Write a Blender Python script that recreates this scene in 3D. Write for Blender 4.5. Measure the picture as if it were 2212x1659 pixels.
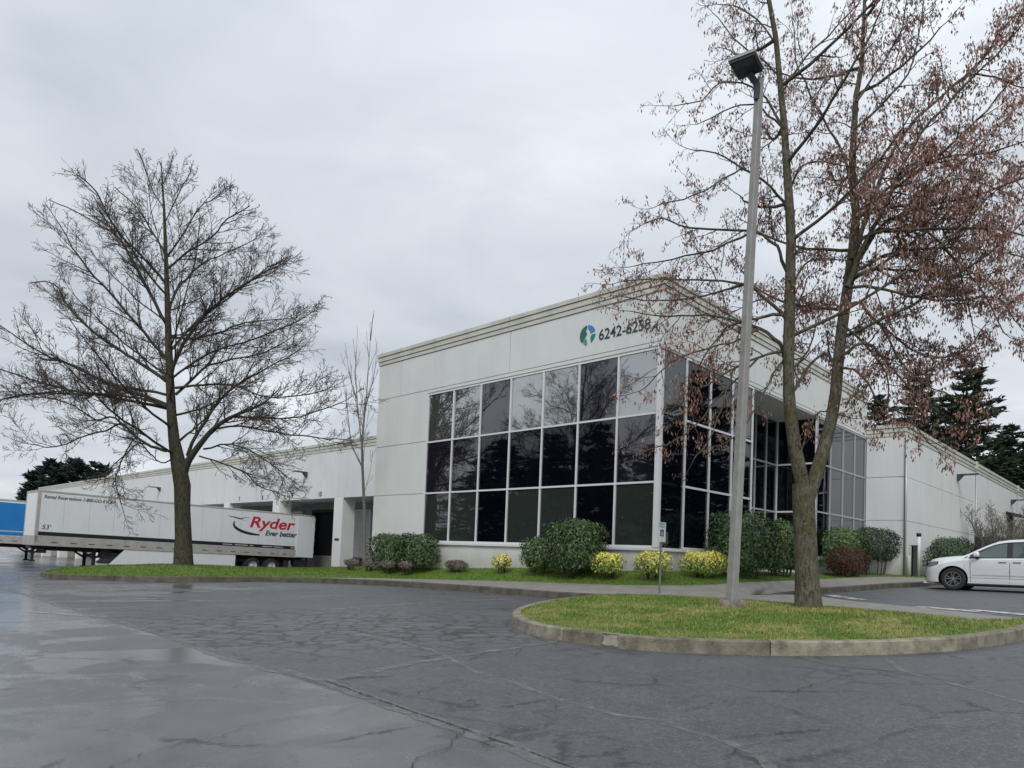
import bpy, bmesh, math, random
import numpy as np
from mathutils import Vector, Matrix
R = math.radians
scene = bpy.context.scene
for o in list(bpy.data.objects):
    bpy.data.objects.remove(o)

# ------------------------------------------------------------------ camera
W, H = 2212.0, 1659.0
F, PY, PITCH, ROLL = 1500.98, 1129.48, 0.044733, 0.038814
YAW, CX, CY = 0.767358, 4.1532, 19.9405
CAMZ = 1.3
cam_d = bpy.data.cameras.new('camera')
cam = bpy.data.objects.new('camera', cam_d)
scene.collection.objects.link(cam)
cam_d.sensor_width = 36.0
cam_d.lens = 36.0 * F / W
cam_d.shift_x = 0.0
cam_d.shift_y = (PY - H / 2) / W
cam_d.clip_start = 0.05
cam_d.clip_end = 3000
cam.matrix_world = (Matrix.Translation((0, 0, CAMZ)) @ Matrix.Rotation(R(90) + PITCH, 4, 'X')
                    @ Matrix.Rotation(ROLL, 4, 'Z'))
scene.camera = cam

# ------------------------------------------------------------------ exposure
scene.view_settings.view_transform = 'Standard'
scene.view_settings.look = 'None'
scene.view_settings.exposure = 0.16
scene.view_settings.gamma = 1.0
scene.render.resolution_x = 1024
scene.render.resolution_y = 768
scene.render.engine = 'CYCLES'
scene.cycles.max_bounces = 6
scene.cycles.transparent_max_bounces = 6


# ------------------------------------------------------------------ node helper
class NT:
    def __init__(self, tree):
        self.t = tree
        self.t.nodes.clear()

    def n(self, kind, ins=None, **props):
        nd = self.t.nodes.new(kind)
        for k, v in props.items():
            setattr(nd, k, v)
        for k, v in (ins or {}).items():
            s = nd.inputs[k]
            if isinstance(v, bpy.types.NodeSocket):
                self.t.links.new(v, s)
            else:
                if isinstance(v, (tuple, list)) and len(v) == 3 and s.type == 'RGBA':
                    v = (*v, 1)
                s.default_value = v
        return nd

    def link(self, a, b):
        self.t.links.new(a, b)

    def math(self, op, a, b=0.0, c=0.0, clamp=False):
        nd = self.n('ShaderNodeMath', {0: a, 1: b, 2: c}, operation=op)
        nd.use_clamp = clamp
        return nd.outputs[0]

    def mix(self, f, a, b, blend='MIX'):
        nd = self.n('ShaderNodeMix', data_type='RGBA', blend_type=blend)
        for k, v in ((0, f), (6, a), (7, b)):
            if isinstance(v, bpy.types.NodeSocket):
                self.t.links.new(v, nd.inputs[k])
            else:
                if k and not isinstance(v, (tuple, list)): v = (v, v, v)
                nd.inputs[k].default_value = (*v, 1) if k and len(v) == 3 else v
        return nd.outputs[2]

    def ramp(self, f, stops, interp='LINEAR'):
        nd = self.n('ShaderNodeValToRGB', {0: f})
        cr = nd.color_ramp
        cr.interpolation = interp
        while len(cr.elements) < len(stops):
            cr.elements.new(0.5)
        for e, (p, c) in zip(cr.elements, stops):
            e.position = p
            e.color = (*c, 1) if isinstance(c, (tuple, list)) else (c, c, c, 1)
        return nd.outputs[0]

    def noise(self, vec, scale, detail=3.0, rough=0.55, dist=0.0):
        return self.n('ShaderNodeTexNoise', {'Vector': vec, 'Scale': scale, 'Detail': detail,
                                             'Roughness': rough, 'Distortion': dist}).outputs[0]

    def mapr(self, v, a, b, c=0.0, d=1.0):
        nd = self.n('ShaderNodeMapRange', {0: v, 1: a, 2: b, 3: c, 4: d})
        nd.clamp = True
        return nd.outputs[0]


# ------------------------------------------------------------------ sky: even cloud deck over a dim Nishita sky
world = bpy.data.worlds.new('World')
scene.world = world
world.use_nodes = True
nt = NT(world.node_tree)
SUN_EL, SUN_ROT = R(42), R(186)
sky = nt.n('ShaderNodeTexSky', sky_type='NISHITA')
sky.sun_disc = False
sky.sun_elevation = SUN_EL
sky.sun_rotation = SUN_ROT
tc = nt.n('ShaderNodeTexCoord').outputs['Generated']
sep = nt.n('ShaderNodeSeparateXYZ', {0: tc})
zz = nt.math('ADD', nt.math('MAXIMUM', sep.outputs[2], 0.0), 0.16)
cu_ = nt.math('DIVIDE', sep.outputs[0], zz)
cv_ = nt.math('DIVIDE', sep.outputs[1], zz)
pv = nt.n('ShaderNodeCombineXYZ', {0: nt.math('MULTIPLY', cu_, 0.85), 1: nt.math('MULTIPLY', cv_, 1.1), 2: 0.37}).outputs[0]
n1 = nt.noise(pv, 0.95, 4.0, 0.48, 0.6)
n2 = nt.noise(pv, 0.3, 2.0, 0.5, 0.2)
n3 = nt.noise(pv, 2.6, 5.0, 0.55, 1.2)
nn = nt.math('ADD', nt.math('ADD', nt.math('MULTIPLY', n1, 0.50), nt.math('MULTIPLY', n2, 0.40)), nt.math('MULTIPLY', n3, 0.13))
cl = nt.ramp(nn, [(0.40, (0.440, 0.478, 0.525)), (0.475, (0.535, 0.575, 0.628)), (0.550, (0.632, 0.670, 0.722)), (0.64, (0.82, 0.865, 0.925))])
bright = nt.ramp(sep.outputs[2], [(0.0, 0.95), (0.3, 1.0), (0.55, 1.14), (1.0, 1.7)])
cl = nt.mix(1.0, cl, bright, 'MULTIPLY')
cl10 = nt.mix(1.0, cl, (9.9, 9.9, 9.9), 'MULTIPLY')
skyc = nt.mix(0.95, sky.outputs[0], cl10)
bg = nt.n('ShaderNodeBackground', {'Color': skyc, 'Strength': 0.1})
out = nt.n('ShaderNodeOutputWorld', {'Surface': bg.outputs[0]})

sun_d = bpy.data.lights.new('sun', 'SUN')
sun_d.energy = 1.5
sun_d.angle = R(24)
sun_d.color = (1.0, 0.975, 0.94)
sun = bpy.data.objects.new('sun', sun_d)
scene.collection.objects.link(sun)
sun.rotation_euler = (R(90) - SUN_EL, 0, R(-6))
sun.location = (0, -20, 40)


# ------------------------------------------------------------------ geometry of the place
def ray(x, y):
    x -= W / 2
    y -= PY
    r, q = math.cos(ROLL), math.sin(ROLL)
    X, Y = x * r + y * q, -x * q + y * r
    h, v = X / F, -Y / F
    c, s = math.cos(PITCH), math.sin(PITCH)
    return Vector((h, c - v * s, s + v * c))


def at(x, y, Y):
    d = ray(x, y)
    return Vector((0, 0, CAMZ)) + d * (Y / d.y)


CU, SU = math.cos(YAW), math.sin(YAW)


def uw(X, Y):
    X -= CX
    Y -= CY
    return (-X * CU + Y * SU, X * SU + Y * CU)


def bw(x, y, z=0.0):                                   # building frame (x right along the long face, y into it) to world
    return Vector((CX + x * CU + y * SU, CY - x * SU + y * CU, z))


def sstep(a, b, v):
    t = min(1, max(0, (v - a) / (b - a)))
    return t * t * (3 - 2 * t)


def ground(X, Y):
    z = 0.0273 * X + 0.0088 * Y
    if z > 0.6:
        z = 0.6 + 0.45 * (1 - math.exp(-(z - 0.6) / 0.45))
    if z < -1.2:
        z = -1.2 - 1.0 * (1 - math.exp((z + 1.2) / 1.0))
    u, w = uw(X, Y)
    z -= 0.6 * sstep(-8.4, 6, w) * sstep(20, 25, u)
    return z


def G(x, y, up=0.0):                                   # pixel to the sloping lot, raised by up
    d = ray(x, y)
    t = (up - CAMZ) / (d.z - 0.0273 * d.x - 0.0088 * d.y)
    p = Vector((0, 0, CAMZ)) + d * t
    return Vector((p.x, p.y, ground(p.x, p.y) + up))


# ------------------------------------------------------------------ object helpers
COL = scene.collection


def tag(o, label=None, cat=None, group=None, kind=None):
    if label: o['label'] = label
    if cat: o['category'] = cat
    if group: o['group'] = group
    if kind: o['kind'] = kind
    return o


def thing(name, label, cat, loc=(0, 0, 0), rot=(0, 0, 0), group=None):
    o = bpy.data.objects.new(name, None)
    o.empty_display_size = 0.3
    COL.objects.link(o)
    o.location = loc
    o.rotation_euler = rot
    return tag(o, label, cat, group)


class MB:
    def __init__(self):
        self.v, self.f, self.m = [], [], []

    def add(self, vs, fs, mi=0):
        b = len(self.v)
        self.v += [tuple(p) for p in vs]
        self.f += [tuple(b + i for i in f) for f in fs]
        self.m += [mi] * len(fs)
        return self

    def box(self, x0, x1, y0, y1, z0, z1, mi=0):
        return self.add([(x0, y0, z0), (x1, y0, z0), (x1, y1, z0), (x0, y1, z0),
                         (x0, y0, z1), (x1, y0, z1), (x1, y1, z1), (x0, y1, z1)],
                        [(0, 3, 2, 1), (4, 5, 6, 7), (0, 1, 5, 4), (1, 2, 6, 5), (2, 3, 7, 6), (3, 0, 4, 7)], mi)

    def prism(self, pts, axis, a, b, mi=0):             # polygon in the two other axes, extruded along axis
        n = len(pts)
        def mk(p, c):
            return {'x': (c, p[0], p[1]), 'y': (p[0], c, p[1]), 'z': (p[0], p[1], c)}[axis]
        vs = [mk(p, a) for p in pts] + [mk(p, b) for p in pts]
        fs = [tuple(range(n))[::-1], tuple(range(n, 2 * n))] + [(i, (i + 1) % n, n + (i + 1) % n, n + i) for i in range(n)]
        return self.add(vs, fs, mi)

    def tube(self, pts, rad, k=8, mi=0, cap=True):
        pts = [Vector(p) for p in pts]
        n = len(pts)
        if not hasattr(rad, '__len__'): rad = [rad] * n
        vs = []
        up = None
        for i, p in enumerate(pts):
            d = (pts[min(i + 1, n - 1)] - pts[max(i - 1, 0)])
            if d.length < 1e-9: d = Vector((0, 0, 1))
            d.normalize()
            if up is None:
                up = Vector((0, 0, 1)) if abs(d.z) < 0.9 else Vector((1, 0, 0))
            a = d.cross(up)
            if a.length < 1e-4:
                a = d.cross(Vector((0.3, 0.5, 0.8)))
            a.normalize()
            b = a.cross(d)
            up = b
            for j in range(k):
                t = 2 * math.pi * j / k
                vs.append(p + (a * math.cos(t) + b * math.sin(t)) * rad[i])
        fs = []
        for i in range(n - 1):
            for j in range(k):
                fs.append((i * k + j, i * k + (j + 1) % k, (i + 1) * k + (j + 1) % k, (i + 1) * k + j))
        if cap:
            fs.append(tuple(range(k))[::-1])
            fs.append(tuple(range((n - 1) * k, n * k)))
        return self.add(vs, fs, mi)

    def build(self, name, mats, parent=None, smooth=False, bevel=0):
        me = bpy.data.meshes.new(name)
        me.from_pydata(self.v, [], self.f)
        for m in (mats if isinstance(mats, (list, tuple)) else [mats]):
            me.materials.append(m)
        if any(self.m):
            me.polygons.foreach_set('material_index', self.m)
        if smooth:
            me.polygons.foreach_set('use_smooth', [True] * len(me.polygons))
        me.update()
        o = bpy.data.objects.new(name, me)
        COL.objects.link(o)
        if parent: o.parent = parent
        if bevel:
            b = o.modifiers.new('bevel', 'BEVEL')
            b.width = bevel
            b.segments = 2
            b.limit_method = 'ANGLE'
        return o


def copy_tree(o, parent=None):
    c = o.copy()
    COL.objects.link(c)
    c.parent = parent
    for ch in o.children:
        copy_tree(ch, c)
    return c


def text(name, body, size, mat, parent, place, shear=0.0, bold=0.0, sx=1.0, align='LEFT', ext=0.004):
    cu = bpy.data.curves.new(name, 'FONT')
    cu.body = body
    cu.size = size
    cu.shear = shear
    cu.offset = bold
    cu.extrude = ext
    cu.align_x = align
    tmp = bpy.data.objects.new(name, cu)
    COL.objects.link(tmp)
    dg = bpy.context.evaluated_depsgraph_get()
    me = bpy.data.meshes.new_from_object(tmp.evaluated_get(dg))
    bpy.data.objects.remove(tmp)
    me.transform(place @ Matrix.Diagonal((sx, 1, 1, 1)))
    me.materials.clear()
    me.materials.append(mat)
    o = bpy.data.objects.new(name, me)
    COL.objects.link(o)
    o.parent = parent
    return o


# ------------------------------------------------------------------ materials
def mat(name, col, rough=0.6, metal=0.0, var=0.0, vscale=3.0, col2=None, bump=0.0, bscale=40.0, spec=0.5,
        island=0.0, coat=0.0, streak=0.0, ior=1.5, grime=0.0):
    m = bpy.data.materials.new(name)
    m.use_nodes = True
    t = NT(m.node_tree)
    tc = t.n('ShaderNodeTexCoord').outputs['Object']
    c = col
    if var > 0:
        nz = t.noise(tc, vscale, 5, 0.6)
        c2 = col2 or tuple(x * (1 - var) for x in col)
        c = t.mix(t.mapr(nz, 0.35, 0.68), col, c2)
    if streak > 0:
        mp = t.n('ShaderNodeMapping', {0: tc, 3: (2.2, 2.2, 0.16)}).outputs[0]
        sn = t.noise(mp, 2.0, 5, 0.65)
        c = t.mix(t.mapr(sn, 0.45, 0.8, 0, streak), c, tuple(x * 0.62 for x in col))
    if grime > 0:
        gz = t.n('ShaderNodeSeparateXYZ', {0: tc}).outputs[2]
        gm = t.math('MULTIPLY', t.mapr(t.math('ADD', gz, t.math('MULTIPLY', t.noise(tc, 1.7, 5, 0.65), -1.1)), 1.15, 0.35), grime)
        c = t.mix(gm, c, (0.30, 0.26, 0.20))
        bl = t.noise(t.n('ShaderNodeMapping', {0: tc, 3: (0.5, 0.5, 0.22)}).outputs[0], 1.1, 4, 0.6)
        c = t.mix(t.mapr(bl, 0.52, 0.66, 0, 0.16), c, (0.42, 0.44, 0.42))
    if island > 0:
        g = t.n('ShaderNodeNewGeometry').outputs['Random Per Island']
        hsv = t.n('ShaderNodeHueSaturation', {'Hue': t.mapr(g, 0, 1, 0.5 - island * 0.05, 0.5 + island * 0.05),
                                              'Value': t.mapr(t.math('FRACT', t.math('MULTIPLY', g, 7.13)), 0, 1, 1 - island, 1 + island),
                                              'Saturation': t.mapr(t.math('FRACT', t.math('MULTIPLY', g, 3.7)), 0, 1, 1 - island * 0.6, 1 + island * 0.3),
                                              'Color': c})
        c = hsv.outputs[0]
    ins = {'Base Color': c, 'Roughness': rough, 'Metallic': metal, 'Specular IOR Level': spec, 'IOR': ior}
    if coat: ins['Coat Weight'] = coat
    if coat: ins['Coat Roughness'] = 0.04
    p = t.n('ShaderNodeBsdfPrincipled', ins)
    if bump > 0:
        bn = t.noise(tc, bscale, 4, 0.6)
        b = t.n('ShaderNodeBump', {'Height': bn, 'Strength': bump, 'Distance': 0.02})
        t.link(b.outputs[0], p.inputs['Normal'])
    t.n('ShaderNodeOutputMaterial', {'Surface': p.outputs[0]})
    return m


M = {}
M['wall'] = mat('painted_concrete', (0.66, 0.678, 0.662), 0.75, var=0.07, vscale=0.6, bump=0.15, bscale=30, streak=0.15, grime=0.5)
M['wall_warm'] = mat('painted_concrete_white', (0.76, 0.77, 0.74), 0.75, var=0.06, vscale=0.5, bump=0.1, streak=0.10)
M['wall_white'] = mat('painted_concrete_side', (0.70, 0.71, 0.705), 0.75, var=0.06, vscale=0.5, bump=0.12, streak=0.25, grime=0.5)
M['cornice'] = mat('cornice_cream', (0.60, 0.60, 0.535), 0.7, var=0.12, vscale=1.5, col2=(0.46, 0.46, 0.40), streak=0.35)
M['joint'] = mat('joint_dark', (0.2, 0.2, 0.19), 0.9)
M['frame'] = mat('white_aluminium', (0.66, 0.67, 0.68), 0.35)
M['frame_grey'] = mat('grey_aluminium', (0.42, 0.43, 0.46), 0.35, metal=0.2)
M['roof'] = mat('roof_membrane', (0.4, 0.4, 0.38), 0.9, var=0.2)
M['dark'] = mat('black_interior', (0.006, 0.007, 0.009), 0.8)
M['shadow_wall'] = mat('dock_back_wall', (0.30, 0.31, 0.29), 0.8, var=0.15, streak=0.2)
M['dock_door'] = mat('dock_door', (0.56, 0.57, 0.55), 0.6, var=0.08, vscale=1, streak=0.2)
M['concrete'] = mat('sidewalk_concrete', (0.27, 0.255, 0.23), 0.75, var=0.28, vscale=2.2, bump=0.35, bscale=60)
M['kerb'] = mat('kerb_concrete', (0.30, 0.265, 0.20), 0.85, var=0.5, vscale=4.5, col2=(0.12, 0.105, 0.075), bump=0.9, bscale=45, island=0.2)
M['kerb_dark'] = mat('kerb_darkened', (0.135, 0.118, 0.092), 0.9, var=0.5, vscale=3.5, col2=(0.06, 0.053, 0.042), bump=0.8, bscale=45, island=0.2)  # shade put into the colour, offsetting front sun on these kerb faces
M['chip'] = mat('fresh_concrete', (0.38, 0.35, 0.30), 0.9, var=0.3, vscale=12, bump=0.8, bscale=60)
M['paint'] = mat('road_paint', (0.62, 0.62, 0.58), 0.6)
M['trailer_white'] = mat('trailer_white', (0.74, 0.76, 0.77), 0.35, var=0.05, vscale=0.7, streak=0.12)
M['trailer_rail'] = mat('trailer_rail', (0.44, 0.43, 0.40), 0.5, var=0.25, vscale=2, col2=(0.34, 0.32, 0.28), streak=0.3)
M['black'] = mat('black_paint', (0.012, 0.013, 0.015), 0.4)
M['chassis'] = mat('chassis_black', (0.018, 0.018, 0.02), 0.7, var=0.3)
M['rubber'] = mat('rubber', (0.022, 0.022, 0.023), 0.85, bump=0.2)
M['rim_white'] = mat('rim_white', (0.55, 0.56, 0.56), 0.45, var=0.25, vscale=4)
M['blue'] = mat('blue_curtain', (0.01, 0.19, 0.52), 0.4, var=0.12, vscale=1)
M['red'] = mat('letter_red', (0.50, 0.012, 0.045), 0.4)
M['ink'] = mat('letter_black', (0.015, 0.02, 0.022), 0.5)
M['ink_green'] = mat('letter_dark_green', (0.018, 0.04, 0.04), 0.5)
M['galv'] = mat('galvanised_pole', (0.36, 0.355, 0.335), 0.5, metal=0.3, var=0.3, vscale=5, col2=(0.27, 0.265, 0.24), streak=0.4)
M['lamp_dark'] = mat('lamp_housing', (0.045, 0.055, 0.07), 0.5)
M['lamp_lens'] = mat('lamp_lens', (0.10, 0.105, 0.11), 0.25)
M['van'] = mat('van_white', (0.72, 0.735, 0.76), 0.3, coat=1.0, var=0.02)
M['van_black'] = mat('van_trim', (0.02, 0.021, 0.024), 0.35)
M['van_glass'] = mat('van_glass', (0.02, 0.035, 0.04), 0.04, ior=1.9, spec=0.6, coat=0.3)
M['van_glass_clear'] = mat('van_front_glass', (0.035, 0.06, 0.06), 0.04, ior=1.9, spec=0.6, coat=0.3)
M['silver'] = mat('silver_alloy', (0.22, 0.225, 0.235), 0.4, metal=0.2)
M['gunmetal'] = mat('dark_alloy', (0.018, 0.018, 0.02), 0.5)
M['lens'] = mat('headlamp_lens', (0.20, 0.20, 0.215), 0.1, coat=1)
M['sign_white'] = mat('sign_white', (0.62, 0.67, 0.66), 0.4)
M['sign_blue'] = mat('sign_blue', (0.01, 0.09, 0.22), 0.4)
M['sign_green'] = mat('sign_green', (0.02, 0.2, 0.12), 0.4)
M['rust_post'] = mat('sign_post', (0.20, 0.19, 0.17), 0.6, var=0.4, vscale=6)
def bark(name, c1, c2, c3, sc):
    """ridged bark with lichen patches and dark knots"""
    m = bpy.data.materials.new(name)
    m.use_nodes = True
    t = NT(m.node_tree)
    tc = t.n('ShaderNodeTexCoord').outputs['Object']
    mp = t.n('ShaderNodeMapping', {0: tc, 3: (1, 1, 0.32)}).outputs[0]
    rid = t.noise(mp, 24 * sc, 5, 0.7, 0.4)
    pat = t.noise(tc, 3.2 * sc, 5, 0.65)
    kn = t.noise(tc, 9.0 * sc, 3, 0.6, 0.5)
    col = t.mix(t.mapr(pat, 0.40, 0.60), c1, c3)
    col = t.mix(t.mapr(rid, 0.52, 0.40), col, c2)
    col = t.mix(t.mapr(kn, 0.36, 0.30), col, tuple(v * 0.35 for v in c2))
    b = t.n('ShaderNodeBump', {'Height': t.math('ADD', rid, t.math('MULTIPLY', kn, 0.7)), 'Strength': 1.0, 'Distance': 0.03})
    p = t.n('ShaderNodeBsdfPrincipled', {'Base Color': col, 'Roughness': 0.9, 'Normal': b.outputs[0], 'Specular IOR Level': 0.2})
    t.n('ShaderNodeOutputMaterial', {'Surface': p.outputs[0]})
    return m


M['bark_l'] = bark('bark_dark', (0.075, 0.066, 0.050), (0.026, 0.024, 0.018), (0.060, 0.062, 0.034), 0.8)
M['twig_l'] = mat('twig_dark', (0.062, 0.050, 0.044), 0.85, var=0.3, vscale=3)
M['bark_r'] = bark('bark_mottled', (0.150, 0.135, 0.110), (0.055, 0.048, 0.036), (0.095, 0.090, 0.045), 1.0)
M['twig_r'] = mat('twig_brown', (0.050, 0.041, 0.037), 0.85, var=0.3, vscale=3)
M['pod'] = mat('seed_brown', (0.30, 0.135, 0.088), 0.8, island=0.55, var=0.5, vscale=0.5, col2=(0.165, 0.095, 0.075))
M['pod_l'] = mat('seed_grey', (0.13, 0.095, 0.085), 0.8, island=0.35)
M['twig_pale'] = mat('twig_pale', (0.20, 0.18, 0.16), 0.85, var=0.25, vscale=3)
M['logo_green'] = mat('logo_dark_green', (0.02, 0.12, 0.10), 0.4)
M['logo_mid'] = mat('logo_mid_green', (0.09, 0.30, 0.16), 0.4)
M['logo_teal'] = mat('logo_teal', (0.01, 0.20, 0.17), 0.4)
M['logo_blue'] = mat('logo_blue', (0.05, 0.22, 0.45), 0.4)
M['yellow_paint'] = mat('kerb_yellow', (0.32, 0.32, 0.06), 0.8, var=0.5, vscale=5)
M['fence_dark'] = mat('dark_fence', (0.035, 0.034, 0.036), 0.8, var=0.4, vscale=2)
M['soil'] = mat('bark_mulch', (0.045, 0.034, 0.024), 0.95, var=0.5, vscale=14, bump=1.0, bscale=40)


def leafmat(name, col, island=0.4, rough=0.45, trans=0.15):
    m = mat(name, col, max(0.5, rough), island=island, spec=0.22)
    p = [n for n in m.node_tree.nodes if n.type == 'BSDF_PRINCIPLED'][0]
    if trans:
        p.inputs['Transmission Weight'].default_value = 0.0
        p.inputs['Subsurface Weight'].default_value = 0.0
    return m


M['leaf_dark'] = leafmat('leaf_dark', (0.055, 0.098, 0.040), 0.55, 0.35)
M['leaf_mid'] = leafmat('leaf_mid', (0.100, 0.165, 0.045), 0.5, 0.35)
M['leaf_grey'] = leafmat('leaf_greygreen', (0.046, 0.062, 0.044), 0.45, 0.4)
M['leaf_yellow'] = leafmat('leaf_yellow', (0.78, 0.70, 0.13), 0.35, 0.45)
M['leaf_lime'] = leafmat('leaf_lime', (0.20, 0.29, 0.055), 0.5, 0.45)
M['leaf_red'] = leafmat('leaf_red', (0.085, 0.026, 0.024), 0.4, 0.6)
M['leaf_dry'] = leafmat('leaf_dry', (0.20, 0.165, 0.145), 0.4, 0.8)
M['needle'] = leafmat('needle_green', (0.034, 0.056, 0.032), 0.5, 0.6)
M['needle_b'] = leafmat('needle_bluegreen', (0.020, 0.040, 0.032), 0.4, 0.6)
M['trunk_c'] = mat('conifer_trunk', (0.05, 0.038, 0.028), 0.9, var=0.4)


def grass_mat(name, blade, lush=False):
    m = bpy.data.materials.new(name)
    m.use_nodes = True
    t = NT(m.node_tree)
    geo = t.n('ShaderNodeNewGeometry')
    pos = geo.outputs['Position']
    dry = t.mapr(t.noise(pos, 1.1, 5, 0.7), 0.44, 0.66)
    fine = t.noise(pos, 9.0, 3, 0.6)
    c = t.mix(dry, (0.105, 0.185, 0.024), (0.145, 0.205, 0.035) if lush else (0.34, 0.31, 0.11))
    c = t.mix(t.mapr(fine, 0.45, 0.7, 0, 0.5), c, (0.070, 0.120, 0.024))
    if blade:
        g = geo.outputs['Random Per Island']
        c = t.mix(t.mapr(g, 0.72, 1.0, 0, 0.25 if lush else 0.8), c, (0.42, 0.37, 0.17))
        h = t.n('ShaderNodeHueSaturation', {'Value': t.mapr(t.math('FRACT', t.math('MULTIPLY', g, 5.3)), 0, 1, 0.65, 1.35), 'Color': c})
        c = h.outputs[0]
    p = t.n('ShaderNodeBsdfPrincipled', {'Base Color': c, 'Roughness': 0.7, 'Specular IOR Level': 0.25})
    if not blade:
        b = t.n('ShaderNodeBump', {'Height': t.noise(pos, 30, 4, 0.7), 'Strength': 0.9, 'Distance': 0.05})
        t.link(b.outputs[0], p.inputs['Normal'])
    t.n('ShaderNodeOutputMaterial', {'Surface': p.outputs[0]})
    return m


M['lawn'] = grass_mat('lawn_turf', False)
M['blade'] = grass_mat('grass_blade', True)
M['lawn_lush'] = grass_mat('lawn_turf_green', False, True)
M['blade_lush'] = grass_mat('grass_blade_green', True, True)


def glass(name, base, ior, wob=0.012, rough=0.02):
    m = bpy.data.materials.new(name)
    m.use_nodes = True
    t = NT(m.node_tree)
    tc = t.n('ShaderNodeTexCoord').outputs['Object']
    n = t.noise(tc, 0.7, 2, 0.5)
    b = t.n('ShaderNodeBump', {'Height': n, 'Strength': 0.35, 'Distance': wob})
    p = t.n('ShaderNodeBsdfPrincipled', {'Base Color': base, 'Roughness': rough, 'IOR': ior, 'Specular IOR Level': 0.5,
                                         'Normal': b.outputs[0]})
    t.n('ShaderNodeOutputMaterial', {'Surface': p.outputs[0]})
    return m


M['g_light'] = glass('glass_blind', (0.065, 0.074, 0.068), 5.0)
M['g_green'] = glass('glass_green', (0.026, 0.033, 0.030), 2.0)
M['g_navy'] = glass('glass_navy', (0.002, 0.0025, 0.006), 1.65)
M['g_purple'] = glass('glass_purple', (0.010, 0.009, 0.015), 2.2)
M['g_black'] = glass('glass_black', (0.002, 0.003, 0.006), 1.65)
M['g_slate'] = glass('glass_slate', (0.060, 0.064, 0.078), 1.75)

# asphalt ----------------------------------------------------------------
S1a, S1b = G(0, 1265), G(1250, 1659)                    # long construction seam between the two lifts of asphalt
sd = (S1b - S1a).to_2d().normalized()
snrm = Vector((-sd.y, sd.x))                            # points to the right-hand (coarse) side?
if snrm.dot((G(1500, 1500) - S1a).to_2d()) < 0: snrm = -snrm


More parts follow.
